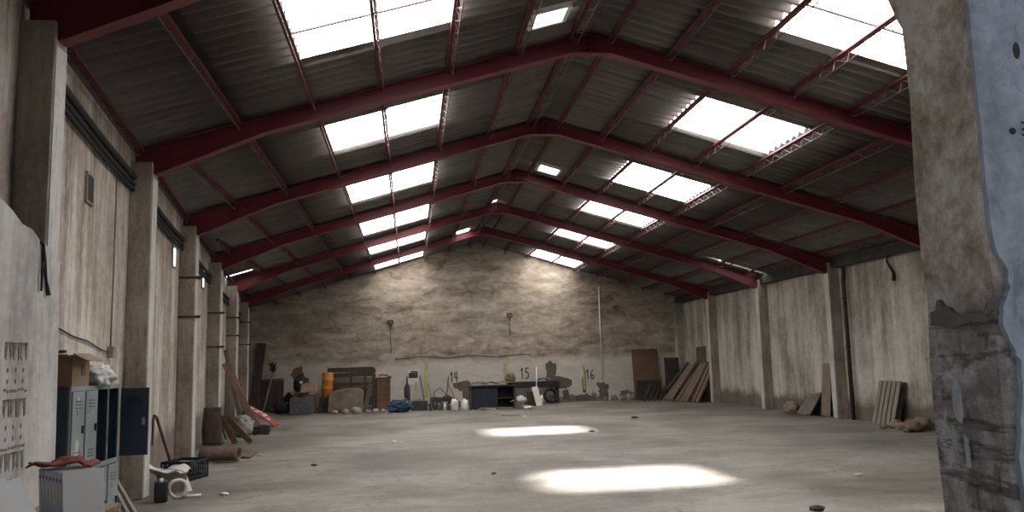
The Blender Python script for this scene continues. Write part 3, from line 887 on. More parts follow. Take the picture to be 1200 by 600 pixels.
for i in range(4):
    dup(proto_b, (-2.66 + .078 * i, 5.62 + .02 * i, .775), rot=(math.radians(14), math.radians(-24), math.radians(-40)), label='white ring binder leaning in the front row, %s from the wall' % ordw[i])
mb = MB().sheet(lambda u, v: (-2.74 + .40 * u + .08 * noise.noise(Vector((u * 3, v * 3, 7))), 6.50 + .28 * v + .08 * noise.noise(Vector((u * 3, v * 3, 3))), 1.078 + .022 * noise.noise(Vector((u * 5, v * 5, 1))) + .016 * math.sin(u * 9 + 4 * v) + .03 * math.sin(u * PI)), 16, 10, .012)
tag(mb.build('red_cloth', M_cloth), 'dusty red cloth lying on top of the white binders', 'cloth')

# three thin planks leaning between the lockers and the second column
for i, (yy, lab) in enumerate(((9.62, 'nearest the lockers'), (9.80, 'middle one'), (9.98, 'nearest the column'))):
    o = MB().bar((-3.0 + .02 * i, yy + .03, .01), (-3.46 - .02 * i, yy, 1.02 - .03 * i), .045, .085, (0, 1, 0)).build('thin_plank', M_woodgrey)
    tag(o, 'thin grey plank leaning on the wall beside the lockers, ' + lab, 'plank', 'thin planks by the lockers')

# ------------------------------------------------------------------ along the left wall
t = thing('tool_handle', 'dark iron bar with a bent head leaning on the left wall', 'tool', (-3.72, 14.2, 0))
MB().tube([(0, 0, .015), (-.24, -.28, 1.02)], .022, 8).build('shaft', M_iron, t)
MB().tube([(-.24, -.28, 1.02), (-.25, -.36, 1.05), (-.25, -.42, .98), (-.25, -.43, .6)], [.024, .024, .02, .012], 8).build('head', M_iron, t)

t = thing('plastic_crate', 'black plastic lattice crate on the floor by the left wall', 'crate', (-3.62, 14.35, 0), -.25)
L_, W_, H_ = .46, .62, .30
mb = MB().box((0, 0, .012), (L_, W_, .02))
for z in (.05, .13, .21, .29):
    for s in (-1, 1): mb.box((s * L_ / 2, 0, z), (.016, W_, .026 if z < .29 else .04)).box((0, s * W_ / 2, z), (L_, .016, .026 if z < .29 else .04))
for i in range(9):
    y_ = -W_ / 2 + W_ * i / 8
    for s in (-1, 1): mb.box((s * L_ / 2, y_, H_ / 2), (.016, .022, H_))
for i in range(7):
    x_ = -L_ / 2 + L_ * i / 6
    for s in (-1, 1): mb.box((x_, s * W_ / 2, H_ / 2), (.022, .016, H_))
mb.build('lattice', M_lockerdark, t)
MB().lump((0, 0, .16), (.2, .27, .13), 9, .35, 2.5, 3, .025).build('rubbish', M_stone, t)

t = thing('plastic_tub', 'beige plastic tub under a white bag by the left wall', 'tub', (-3.45, 12.95, 0))
MB().lathe((0, 0, 0), [(.0, .002), (.16, .002), (.165, .01), (.21, .26), (.225, .265), (.225, .28), (.2, .28), (.155, .03), (0, .028)], 24).build('body', M_beige, t)
MB().tube([(.21 * math.cos(q), .21 * math.sin(q) - .02, .25 - .1 * math.sin(q)) for q in [PI + i * PI / 12 for i in range(13)]], .006, 6).build('handle', M_steel, t)
mb = MB().sheet(lambda u, v: (-3.86 + .62 * u, 12.62 + .58 * v, .33 + .09 * math.sin(u * 6 + v * 3) * (1 - u) + .07 * noise.noise(Vector((u * 4, v * 4, 3))) - .16 * max(0, abs(u - .5) - .36) * 4 * .5), 18, 14, .012)
tag(mb.build('plastic_sheet', M_bag), 'crumpled white plastic sheet draped over the beige tub', 'plastic sheet')

t = thing('black_jerrycan', 'black plastic canister standing at the foot of the second left column', 'canister', (-3.33, 12.0, 0), .3)
MB().box((0, 0, .14), (.17, .24, .28)).build('body', M_black, t, bevel=.03)
MB().tube([(0, -.08, .27), (0, -.06, .34), (0, .05, .34), (0, .08, .27)], .016, 8).build('handle', M_black, t)
MB().lathe((0, -.09, .27), [(.022, 0), (.026, .005), (.026, .05), (.0, .052)], 10).build('cap', M_white, t)
mb = MB().tube([(.12 * math.cos(q), .03 * math.sin(q * 2), .13 + .12 * math.sin(q)) for q in [i * PI / 12 for i in range(-4, 21)]], .025, 8)
mb.tube([(.02, 0, .03), (.18, .02, .03), (.3, .06, .03)], .02, 8)
tag(mb.build('white_hose', M_white, None, (-3.17, 12.22, 0)), 'short curl of white hose leaning beside the black canister', 'hose')
mb = MB().prism([(-.09, 0), (.09, 0), (.02, .22)], -.006, .006)
tag(mb.build('broken_tile', M_white, None, (-3.2, 12.9, 0), rot=(-.2, 0, 1.2)), 'white triangular tile shard propped beside the beige tub', 'tile')

# carpet roll and carpet heap by the third column
t = thing('carpet_roll', 'loosely rolled brown carpet on the floor past the third left column', 'carpet', (-3.62, 16.75, 0), -.12)
def spiral(u, v):
    q = u * 2 * PI * 2.15; r = .135 - .035 * u + .01 * noise.noise(Vector((u * 9, v * 3, 0)))
    return (-.33 + .72 * v, r * 1.25 * math.cos(q), .13 + r * .92 * math.sin(q) + .008)
MB().sheet(spiral, 44, 8, .012).build('roll', M_carpet, t)
MB().tube([(-.32, 0, .10), (.33, 0, .10)], .045, 12).build('core', M_carpetback, t)
mb = MB().sheet(lambda u, v: (-4.05 + .95 * u, 17.15 + .8 * v, .012 + .09 * (1 - u) + .06 * abs(noise.noise(Vector((u * 4, v * 3, 5)))) + .05 * v), 18, 12, .02)
tag(mb.build('carpet_heap', M_carpet), 'crumpled brown carpet piece behind the carpet roll', 'carpet')
t = thing('bucket_seat', 'dark curved seat shell propped by the fourth left column', 'seat shell', (-4.5, 20.1, 0), .2)
def shell(u, v):
    q = (v - .5) * 2.2
    return (.24 * math.sin(q) * (1 - .25 * abs(u - .4)), -.14 * math.cos(q) * (1 - u * .3) + .14, .03 + .85 * u)
MB().sheet(shell, 12, 12, .02).build('shell', M_carpetback, t)
MB().prism([(-.16, .02), (.16, .02), (.2, .5), (.02, .72), (-.16, .55)], .15, .17).build('pad', M_carpetback, t)
for i, (a_, b_, m_, lab) in enumerate((((-4.33, 20.3, .02), (-4.62, 20.9, .78), M_tar, 'grey board leaning beside the dark seat shell'),
                                       ((-4.05, 20.5, .02), (-4.55, 21.2, .60), M_rust, 'reddish board leaning beside the dark seat shell, left one'),
                                       ((-3.72, 20.6, .02), (-4.4, 21.4, .52), M_rust, 'reddish board leaning beside the dark seat shell, right one'))):
    o = MB().bar(a_, b_, .13, .03, (0, 1, 0)).build('leaning_board', m_)
    tag(o, lab, 'board', 'boards by the seat shell')
mb = MB().lump((0, 0, .24), (.27, .24, .27), 5, .35, 2.2, 4, 0)
mb.lump((.02, 0, .47), (.17, .15, .1), 8, .5, 3, 3)
tag(mb.build('white_sack', M_sack, None, (-4.28, 22.45, 0)), 'pale woven sack slumped on the floor past the fourth left column', 'sack')
o = MB().bar((-4.55, 21.85, .02), (-5.02, 22.3, 1.08), .05, .03, (0, 1, 0)).build('dark_batten', M_wooddark)
tag(o, 'dark batten leaning on the left wall above the pale sack', 'batten')
# dark tyres and coils
def tyre(loc, rot, lab, R=.30, r=.09, first=[None]):
    if first[0]: return dup(first[0], loc, label=lab, rot=rot)
    t = thing('old_tyre', lab, 'tyre', loc, 0, 'old tyres by the left wall'); t.rotation_euler = rot
    mb = MB(); nn = 28; ring = []
    prof = [(R - r, -.05), (R - .02, -.085), (R + .01, -.06), (R + .015, 0), (R + .01, .06), (R - .02, .085), (R - r, .05), (R - r + .03, 0)]
    vs = [(p[0] * math.cos(2 * PI * i / nn), p[0] * math.sin(2 * PI * i / nn), p[1]) for i in range(nn) for p in prof]
    m_ = len(prof)
    mb.add(vs, [(i * m_ + k, i * m_ + (k + 1) % m_, ((i + 1) % nn) * m_ + (k + 1) % m_, ((i + 1) % nn) * m_ + k) for i in range(nn) for k in range(m_)], True)
    mb.build('tread', M_black, t)
    first[0] = t; return t
tyre((-4.42, 23.6, .088), (0, 0, 0), 'black tyre lying flat by the fifth left column, at the bottom')
tyre((-4.50, 23.7, .27), (.12, .05, 1), 'black tyre lying on top of another by the fifth left column')
mb = MB()
for i in range(5):
    R_ = .2 + .02 * (i % 3)
    mb.tube([(R_ * math.cos(q), R_ * math.sin(q), .03 + .045 * i + .012 * math.sin(q * 3 + i)) for q in [j * PI / 12 for j in range(25)]], .022, 6)
tag(mb.build('cable_coil', M_soot, None, (-3.92, 23.15, 0)), 'coil of dark cable on the floor by the tyres', 'cable coil')
# long planks leaning by the fifth column
for i, (b_, t_, lab) in enumerate((((-4.75, 25.0, .02), (-5.31, 25.25, 2.3), 'tallest, furthest left'), ((-4.5, 25.2, .02), (-5.33, 25.7, 2.0), 'second from the left'),
                                   ((-4.35, 25.5, .02), (-5.38, 26.0, 1.55), 'third from the left'), ((-4.25, 24.9, .02), (-5.25, 24.75, 1.9), 'fourth, furthest right'))):
    o = MB().bar(b_, t_, .13, .035, (0, 1, 0)).build('long_plank', M_woodred if i % 2 else M_wood)
    tag(o, 'long brown plank leaning by the fifth left column, ' + lab, 'plank', 'long planks on the left wall')
t = thing('red_signboard', 'red painted board with pale smears sloping on a dark block near the far left corner', 'board', (-4.4, 26.2, 0), 0)
def redb(u, v): return (.42 - .95 * v, -.45 + .95 * u, .02 + .62 * v + .05 * math.sin(PI * v))
MB().sheet(redb, 6, 6, .02).build('panel', M_red, t)
mb = MB()
random.seed(63)
for (u0, v0, u1, v1) in ((.12, .86, .8, .74), (.1, .66, .6, .58), (.25, .45, .9, .36), (.15, .3, .5, .2), (.6, .62, .85, .5)):
    mb.sheet(lambda u, v: Vector(redb(u0 + (u1 - u0) * u, v0 + (v1 - v0) * v)) + Vector((.012, 0, .018)), 3, 2, .004)
mb.build('pale_smear', M_white, t)
t = thing('timber_block', 'dark timber block holding up the red board', 'block', (-4.82, 26.2, 0))
MB().box((0, 0, .24), (.22, .8, .48)).build('block', M_wooddark, t, bevel=.01)
MB().box((0, -.41, .24), (.16, .02, .40)).build('end_cap', M_iron, t)
mb = MB(); pts = [(-4.78, 25.15, .85), (-4.6, 25.1, .5), (-4.45, 25.05, .2), (-4.3, 25.0, .07), (-4.05, 24.9, .035), (-3.72, 24.75, .035), (-3.5, 24.65, .06)]
for a_, b_ in zip(pts, pts[1:]): mb.bar(a_, b_, .05, .02, (0, 1, 0), .008)
tag(mb.build('curved_strip', M_pine), 'pale curved wooden strip lying in front of the red board', 'strip')

# ------------------------------------------------------------------ the row of junk along the back wall
o = MB().bar((-6.2, 34.6, .01), (-6.0, 35.32, 2.75), .36, .045, (0, -1, 0)).build('tall_board', M_wooddark)
tag(o, 'tall dark board leaning in the far left corner', 'board')
t = thing('wooden_board', 'dark brown panel leaning on the back wall beside the tall board', 'panel', (-5.55, 35.0, 0))
t.rotation_euler = (-.16, 0, 0)
MB().box((0, 0, .66), (.95, .03, 1.3)).build('sheet', M_wooddark, t, bevel=.004)
MB().box((0, -.025, 1.25), (.95, .03, .08)).box((0, -.025, .08), (.95, .03, .08)).build('batten', M_rust, t)
t = thing('besom_broom', 'upturned twig broom leaning on the back wall, brush at the top', 'broom', (-5.75, 34.3, 0))
MB().tube([(0, 0, .01), (.28, .72, 1.62)], .035, 8).build('shaft', M_woodgrey, t)
mb = MB(); random.seed(21)
for i in range(46):
    d = Vector((random.uniform(-.2, .2), random.uniform(-.16, .04), random.uniform(.04, .42)))
    b0 = Vector((.27 + random.uniform(-.02, .02), .70, 1.55))
    mb.tube([b0, b0 + d * .6 + Vector((0, 0, .08)), b0 + d + Vector((0, 0, .02))], [.018, .016, .008], 5)
mb.build('brush', M_soot, t)
for i, (x_, y_, s_, m_, lab) in enumerate(((-4.75, 34.3, (.3, .26, .38), M_black, 'black rubbish sack on the floor beside the twig broom'), (-4.9, 33.5, (.27, .24, .26), M_soot, 'sooty rubbish sack left of the dark cabinet'))):
    mb = MB().lump((0, 0, s_[2] * .8), s_, 30 + i, .45, 2.4, 4, 0)
    tag(mb.build('rubbish_sack', m_, None, (x_, y_, 0)), lab, 'sack')
t = thing('metal_cabinet', 'low dark grey metal cabinet by the heap of boxes', 'cabinet', (-4.02, 31.95, 0), .05)
MB().box((0, .2, .30), (.75, .45, .60)).build('body', M_greyp, t, bevel=.01)
for s in (-1, 1):
    d_ = MB().box((s * .18, -.035, .31), (.34, .02, .52)).build('door', M_greyp, t, bevel=.004)
    MB().box((s * .04, -.055, .33), (.02, .02, .09)).build('handle', M_steel, d_)
def carton(loc, dim, rz, lab, mat=M_card, tilt=(0, 0)):
    t = thing('cardboard_carton', lab, 'box', loc, rz); t.rotation_euler = (tilt[0], tilt[1], rz)
    w, d, h = dim; th = .008; mb = MB().box((0, 0, th / 2), (w, d, th))
    for s in (-1, 1): mb.box((s * (w / 2 - th / 2), 0, h / 2), (th, d, h)).box((0, s * (d / 2 - th / 2), h / 2), (w, th, h))
    mb.build('carton', mat, t)
    for s in (-1, 1): MB().box((s * (w / 2 + .07), 0, h + .02), (.18, d * .95, th), (0, s * .35, 0)).build('flap', mat, t)
    return t
carton((-4.15, 33.25, .0), (.5, .5, .78), 0, 'brown carton behind the metal cabinet, flaps open', M_card)
carton((-3.72, 32.72, .0), (.34, .4, .70), 0, 'stained carton right of the metal cabinet, under the orange drum side', M_carddark)
mb = MB().sheet(lambda u, v: (-4.1 + .62 * u, 32.55 + .3 * v, .80 + .30 * v + .1 * u * v + .05 * noise.noise(Vector((u * 5, v * 5, 8)))), 14, 10, .012)
tag(mb.build('cardboard_sheet', M_card), 'bent tan cardboard sheet lying on the open cartons', 'cardboard')
mb = MB().lump((0, 0, .28), (.3, .25, .32), 12, .35, 2.2, 4, 0)
t = thing('black_bin_bag', 'black bag with a white label on top of the brown carton', 'bag', (-4.15, 33.3, .80))
mb.build('bag', M_black, t); MB().lump((.02, -.27, .36), (.08, .03, .06), 2, .2, 2, 2).build('label_tag', M_white, t)
t = thing('wooden_crate', 'plank crate carrying the orange drum', 'crate', (-3.13, 33.0, 0))
mb = MB()
for z in (.06, .20, .34, .48):
    for s in (-1, 1): mb.box((0, s * .27, z), (.58, .02, .11)).box((s * .28, 0, z), (.02, .54, .11))
mb.build('slats', M_wooddark, t)
mb = MB()
for sx in (-1, 1):
    for sy in (-1, 1): mb.box((sx * .255, sy * .245, .28), (.04, .04, .56))
mb.build('corner_post', M_wooddark, t)
MB().box((0, 0, .575), (.62, .58, .03)).build('lid', M_wooddark, t)
t = thing('orange_drum', 'tall orange drum standing on a crate before the dark planks', 'drum', (-3.14, 33.0, .592), 0)
t.rotation_euler = (0, .02, 0)
MB().lathe((0, 0, 0), [(.0, 0), (.2, 0), (.215, .02), (.215, .3), (.222, .31), (.222, .33), (.215, .34), (.215, .62), (.222, .63), (.222, .65), (.215, .66), (.215, .88), (.2, .92), (.0, .93)], 28).build('shell', M_orange, t)
mb = MB()
for z in (.42, .50, .56): mb.prism([(-.06, z), (.05, z + .015), (.06, z + .045), (-.03, z + .03)], -.22, -.208)
mb.build('dark_mark', M_ink, t)
MB().lathe((.08, -.05, .925), [(.03, 0), (.03, .025), (0, .026)], 12).build('bung', M_iron, t)

# big stack of dark planks / pallets
def pallet_parts(root, w, h, mat, nb=5, dark=None):
    for i in range(nb):
        x_ = -w / 2 + w / nb * (i + .5)
        MB().box((x_, -.05, h / 2), (w / nb * .74, .022, h)).build('deck_board', mat, root, bevel=.003)
    for z in (.09 * h / 1.1 + .02, h / 2, h - .11): MB().box((0, .005, z), (w, .08, .09)).build('stringer', dark or mat, root)
    for i in range(nb):
        x_ = -w / 2 + w / nb * (i + .5)
        MB().box((x_, .058, h / 2), (w / nb * .96, .02, h)).build('gap_shade_board', dark or mat, root)  # back boards widened and darkened to paint shade into the deck gaps
t = thing('plank_crate', 'big dark slatted crate of rough planks against the back wall', 'crate', (-2.28, 34.0, 0))
W_, D_, H_ = 1.85, .9, 1.66
random.seed(9)
for i in range(9):
    z = .1 + i * .185
    MB().box((random.uniform(-.03, .03), -D_ / 2 + random.uniform(-.015, .015), z), (W_ + random.uniform(-.08, .05), .03, .178), (0, random.uniform(-.02, .02), 0)).build('front_plank', M_wooddark if i % 3 else M_carddark, t, bevel=.004)
for i in range(8):
    MB().box((W_ / 2 - .02, .03, .12 + i * .2), (.03, D_ - .1, .17)).build('side_plank', M_wooddark, t)
    MB().box((-W_ / 2 + .02, .03, .12 + i * .2), (.03, D_ - .1, .17)).build('side_plank', M_wooddark, t)
for x_ in (-.8, .0, .55, .86): MB().box((x_, -D_ / 2 - .03, .84), (.09, .03, 1.66)).build('upright', M_wooddark, t)
MB().box((0, .02, 1.60), (W_ - .1, D_ - .14, .03)).build('lid', M_wooddark, t)
random.seed(14)
for i in range(5):
    o = MB().bar((-3.05 + .03 * i, 33.75 + .14 * i, 1.655), (-1.45 - .06 * i, 33.8 + .14 * i, 1.67), .11, .05).build('loose_plank', M_wooddark, bevel=.004)
    tag(o, 'loose dark plank lying on the slatted crate, %s from the front' % ordw[i], 'plank', 'loose planks on the slatted crate')
mb = MB().sheet(lambda u, v: (-3.05 + 1.3 * u, 32.15 + .42 * v + .04 * math.sin(u * 9), .03 + v * (.72 + .16 * math.sin(u * 2.6)) + .04 * noise.noise(Vector((u * 4, v * 3, 2)))), 20, 10, .015)
tag(mb.build('tarpaulin', M_carddark), 'grey brown tarpaulin slumped in front of the slatted crate', 'tarpaulin')
t = thing('rusty_cabinet', 'narrow rust brown cabinet right of the slatted crate', 'cabinet', (-1.02, 33.4, 0), .12)
MB().box((0, .2, .62), (.54, .42, 1.22)).build('body', M_rust, t, bevel=.01)
for z_ in (.33, .90):
    d_ = MB().box((.0, -.02, z_), (.48, .02, .52)).build('door', M_rust, t, bevel=.004)
    MB().box((.18, -.04, z_ + .05), (.02, .02, .1)).build('handle', M_iron, d_)
MB().box((0, .2, 1.245), (.58, .46, .03)).build('top', M_wooddark, t)
mb = MB().sheet(lambda u, v: (-1.2 + .5 * u, 33.3 + .5 * v, 1.30 + .1 * abs(noise.noise(Vector((u * 4, v * 4, 6)))) + .05 * math.sin(5 * u)), 10, 10, .02)
tag(mb.build('brown_rag', M_carddark), 'crumpled brown rag on top of the rusty cabinet', 'rag')
o = MB().bar((-1.72, 32.75, .01), (-1.5, 33.4, 1.05), .16, .03, (0, -1, 0)).build('dark_stake', M_wooddark)
tag(o, 'dark pointed stake leaning on the slatted crate', 'stake')
# white scraps at the foot of the heap
random.seed(31)
for i, (x_, y_, s_, lab) in enumerate(((-2.75, 31.7, .08, 'beside the metal cabinet'), (-2.35, 31.6, .10, 'left of the biggest scrap'), (-1.95, 31.5, .14, 'biggest of them, before the tarpaulin'), (-1.55, 31.7, .07, 'right of the biggest scrap'), (-1.25, 31.7, .09, 'before the rusty cabinet'), (-1.0, 31.9, .07, 'nearest the blue bag'))):
    mb = MB().lump((0, 0, s_ * .7), (s_ * 1.3, s_, s_), 40 + i, .5, 2.4, 3, 0)
    tag(mb.build('plastic_scrap', M_sack, None, (x_, y_, 0)), 'crumpled white plastic scrap on the floor, ' + lab, 'scrap', 'white scraps before the heap')
t = thing('blue_bag', 'blue canvas tool bag on the floor before the back wall', 'bag', (-.35, 31.5, 0))
MB().lump((0, 0, .2), (.42, .28, .24), 51, .5, 2.4, 4, 0).build('body', M_blue, t)
MB().tube([(.25 * math.cos(q), -.05, .36 + .2 * math.sin(q)) for q in [i * PI / 10 for i in range(11)]], .016, 6).build('handle', M_sack, t)
t = thing('gas_bottle', 'dark slim bottle standing behind the blue bag', 'bottle', (-.1, 33.2, 0))
MB().lathe((0, 0, 0), [(0, 0), (.11, 0), (.12, .02), (.12, .8), (.1, .92), (.04, 1.0), (.035, 1.2), (0, 1.2)], 16).build('body', M_soot, t)
MB().tube([(0, 0, 1.19), (0, 0, 1.28)], .022, 8).build('cap', M_iron, t)
mb = MB().box((.35, 32.4, .22), (.7, .5, .44))
t = thing('black_toolbox', 'black steel toolbox right of the blue bag', 'toolbox', (.36, 32.2, 0))
MB().box((0, .2, .17), (.62, .36, .34)).build('body', M_soot, t, bevel=.015)
MB().box((0, .2, .355), (.64, .38, .03)).build('lid', M_greyp, t, bevel=.01)
MB().tube([(-.15, .2, .37), (-.15, .2, .43), (.15, .2, .43), (.15, .2, .37)], .014, 6).build('handle', M_steel, t)
# small bottles, tins and sticks between the bag and the dark bench
def bottle(loc, lab, mat, s=1.0, proto={}):
    if mat.name in proto: return dup(proto[mat.name], loc, label=lab, scale=(s, s, s))
    t = thing('bottle', lab, 'bottle', loc, 0, 'bottles by the back wall'); t.scale = (s, s, s)
    MB().lathe((0, 0, 0), [(0, 0), (.055, 0), (.06, .01), (.06, .2), (.045, .26), (.02, .3), (.02, .36), (0, .36)], 14).build('body', mat, t)
    MB().lathe((0, 0, .35), [(.024, 0), (.024, .035), (0, .036)], 10).build('cap', M_ink, t)
    proto[mat.name] = t; return t
def tin(loc, lab, s=1.0, proto=[None]):
    if proto[0]: return dup(proto[0], loc, label=lab, scale=(s, s, s))
    t = thing('paint_tin', lab, 'tin', loc, 0, 'paint tins by the back wall'); t.scale = (s, s, s)
    MB().lathe((0, 0, 0), [(0, 0), (.1, 0), (.1, .23), (.104, .235), (.104, .25), (.09, .25), (.09, .235), (0, .235)], 18).build('body', M_steel, t)
    MB().tube([(.1 * math.cos(q), 0, .2 + .14 * math.sin(q)) for q in [i * PI / 10 for i in range(11)]], .005, 6).build('handle', M_iron, t)
    proto[0] = t; return t
bottle((.78, 31.9, 0), 'dark green bottle just right of the black toolbox', M_green, 1.1)
bottle((.95, 32.3, 0), 'dark green bottle between the toolbox and the first tin', M_green, .9)
tin((1.12, 32.0, 0), 'grey paint tin nearest the black toolbox')
tin((1.32, 32.5, 0), 'grey paint tin behind the others, before the yellow post', 1.2)
bottle((1.3, 31.8, 0), 'white bottle between the two front tins', M_white, .9)
tin((1.5, 31.9, 0), 'grey paint tin nearest the white jugs', .9)
bottle((1.62, 32.3, 0), 'tall white bottle behind the nearest tin to the jugs', M_white, 1.2)
def jug(loc, rz, lab, first=[None]):
    if first[0]: return dup(first[0], loc, rz, lab)
    t = thing('white_jug', lab, 'jug', loc, rz, 'white jugs beside the dark bench')
    MB().lathe((0, 0, 0), [(0, 0), (.13, 0), (.145, .02), (.145, .28), (.12, .36), (.045, .40), (.04, .45), (0, .45)], 18).build('body', M_white, t)
    MB().tube([(.13, 0, .18), (.2, 0, .22), (.19, 0, .34), (.08, 0, .38)], .018, 8).build('handle', M_white, t)
    MB().lathe((0, 0, .44), [(.046, 0), (.046, .04), (0, .04)], 12).build('cap', M_red, t)
    first[0] = t; return t
jug((1.66, 31.5, 0), 2.2, 'white plastic jug, left of the pair beside the dark bench')
jug((2.02, 31.45, 0), 2.0, 'white plastic jug, right of the pair beside the dark bench')
random.seed(77)
for i, (x_, y_, l_, lab) in enumerate(((.12, 33.3, 1.0, 'behind the gas bottle'), (.62, 33.5, 1.25, 'below the paper notice'), (1.02, 34.5, .9, 'left of the first tin'), (1.45, 34.5, 1.2, 'behind the tins'), (1.95, 33.5, .95, 'behind the white jugs'))):
    o = MB().tube([(x_, y_, .01), (x_ + random.uniform(-.45, .3), YE - .04, l_)], .022, 6).build('thin_stick', M_iron if i % 2 else M_wood)
    tag(o, 'thin stick leaning on the back wall ' + lab, 'stick', 'sticks on the back wall')
mb = MB().tube([(.9, 34.6, .02), (1.0, 34.7, .6), (1.25, 34.8, .75), (1.5, 34.9, .45), (1.55, 35.0, .02)], .018, 6)
tag(mb.build('bent_hose', M_black), 'bent black hose arching above the tins', 'hose')

mb = MB(); random.seed(88)
for i in range(9):
    c_ = Vector((1.0 + .12 * i, 32.9 + random.uniform(-.1, .1), .03)); pts = []
    for q in range(14):
        pts.append(c_ + Vector((.22 * math.cos(q * .9 + i), .12 * math.sin(q * .7 + i * 2), .02 + .20 * abs(math.sin(q * .45 + i)))))
    mb.tube(pts, .016, 5)
tag(mb.build('wire_tangle', M_soot), 'tangle of dark wire on the floor behind the paint tins', 'wire')
t = thing('bottle_crate', 'low dark slatted crate standing behind the wire tangle', 'crate', (1.25, 33.9, 0))
mb = MB()
for z in (.07, .21, .35):
    for s_ in (-1, 1): mb.box((0, s_ * .25, z), (.9, .02, .11)).box((s_ * .44, 0, z), (.02, .5, .11))
mb.build('slats', M_wooddark, t)
MB().box((0, 0, .02), (.86, .48, .02)).build('base', M_wooddark, t)
for i, (x_, s_) in enumerate(((1.0, .2), (1.45, .22))):
    mb = MB().lump((0, 0, s_), (s_, .18, s_), 140 + i, .4, 2.2, 3, 0)
    tag(mb.build('dark_rag', M_soot, None, (x_, 33.9, .03)), 'dark rag bundle in the slatted crate, %s one' % ('left', 'right')[i], 'rag', 'rags in the slatted crate')

# dark workbench with rags
t = thing('dark_workbench', 'black boxed workbench standing below the number 15', 'workbench', (3.1, 31.9, 0))
MB().box((0, 0, .86), (1.74, .72, .06)).build('top', M_black, t, bevel=.008)
for sx in (-1, 1): MB().box((sx * .83, 0, .415), (.06, .66, .83)).build('side_panel', M_soot, t)
MB().box((0, .3, .43), (1.6, .03, .80)).build('back_panel', M_black, t)
MB().box((-.32, -.28, .40), (.92, .03, .78)).build('front_panel', M_lockerdark, t, bevel=.006)
MB().box((.48, .0, .40), (.66, .58, .025)).build('shelf', M_soot, t)
MB().box((.16, 0, .41), (.03, .6, .82)).build('divider', M_soot, t)
for i, (x0_, w_, m_, lab) in enumerate(((2.3, .62, M_carddark, 'left end'), (2.75, .55, M_tar, 'middle'), (3.2, .66, M_carddark, 'right end'))):
    mb = MB().sheet(lambda u, v: (x0_ + w_ * u, 31.62 + .5 * v, .925 + .10 * abs(noise.noise(Vector((u * 4 + i * 3, v * 4, 4)))) + .05 * math.sin(u * PI) - .0), 12, 10, .02)
    tag(mb.build('rag_bundle', m_), 'dusty rag bundle on the black workbench, ' + lab, 'rag', 'rags on the black workbench')
mb = MB().lump((0, 0, .2), (.19, .16, .24), 61, .3, 2.2, 4, 0)
tag(mb.build('paper_sack', M_carddark, None, (3.82, 31.95, .892)), 'brown paper sack upright on the right end of the workbench', 'sack')
# second bench along the wall
t = thing('wall_bench', 'long low dark bench against the back wall right of the number 15', 'bench', (5.2, 34.95, 0))
MB().box((0, 0, .78), (2.0, .6, .26)).build('top', M_black, t, bevel=.01)
for sx in (-.94, .94):
    for sy in (-.24, .24): MB().box((sx, sy, .325), (.08, .08, .65)).build('leg', M_wooddark, t)
MB().box((0, .1, .12), (1.86, .3, .03)).build('stretcher_shelf', M_wooddark, t)
for i, (x_, s_, m_, lab) in enumerate(((4.55, .2, M_white, 'left'), (4.95, .17, M_sack, 'middle'), (5.4, .2, M_white, 'right'))):
    mb = MB().lump((0, 0, s_ * .75), (s_, s_ * .7, s_), 71 + i, .35, 2.2, 3, 0)
    tag(mb.build('pale_bundle', m_, None, (x_, 34.45 + .04 * i, 0)), 'pale bundle on the floor before the low bench, %s one' % lab, 'bundle', 'bundles under the low bench')
mb = MB().sheet(lambda u, v: (5.35 + .55 * u, 34.75 + .35 * v, .935 + .1 * abs(noise.noise(Vector((u * 4, v * 4, 9)))) + .06 * math.sin(u * PI)), 12, 8, .015)
tag(mb.build('grey_rag', M_tar), 'grey rag lying on the low wall bench', 'rag')
o = MB().tube([(5.18, 34.5, .01), (5.24, 34.58, 1.50)], .025, 8).build('white_pole', M_white)
tag(o, 'thin white pole leaning on the low wall bench', 'pole')
tyre((5.75, 34.35, .33), (1.35, 0, .3), 'worn tyre propped upright before the right end of the low bench')
t = carton((4.02, 31.5, 0), (.27, .27, .27), .1, 'small brown carton on the floor right of the black workbench', M_carddark)
o = MB().bar((5.02, 32.55, .01), (4.9, 33.0, .74), .24, .025, (0, -1, 0)).build('pale_board', M_pine); tag(o, 'pale pine board leaning before the low wall bench', 'board')
mb = MB().box((0, 0, 0), (.5, .4, .4))
t = thing('support_box', 'dark wooden box behind the pale pine board', 'box', (4.9, 33.28, 0))
MB().box((0, 0, .27), (.5, .4, .54)).build('body', M_wooddark, t, bevel=.01); MB().box((0, 0, .555), (.54, .44, .03)).build('lid', M_carddark, t)
o = MB().box((2.85, 31.2, .03), (.62, .16, .06), (0, 0, .25)).build('pale_offcut', M_pine, bevel=.004); tag(o, 'pale timber offcut on the floor in front of the workbench', 'offcut')
o = MB().prism([(2.55, 30.95), (3.15, 30.85), (2.9, 31.05), (2.6, 31.1)], .065, .1, 'z').build('torn_card', M_card); o.location.z = -.004; tag(o, 'torn cardboard piece on the pale offcut', 'cardboard')
o = MB().box((3.28, 27.6, .02), (.58, .2, .04), (0, 0, .05)).build('floor_plank', M_woodgrey, bevel=.004); tag(o, 'short flat plank lying alone on the floor before the workbench', 'plank')
mb = MB().lump((0, 0, .05), (.16, .12, .07), 91, .3, 2, 3, 0); tag(mb.build('pale_scrap', M_white, None, (4.35, 31.0, 0)), 'pale scrap beside the small brown carton', 'scrap')

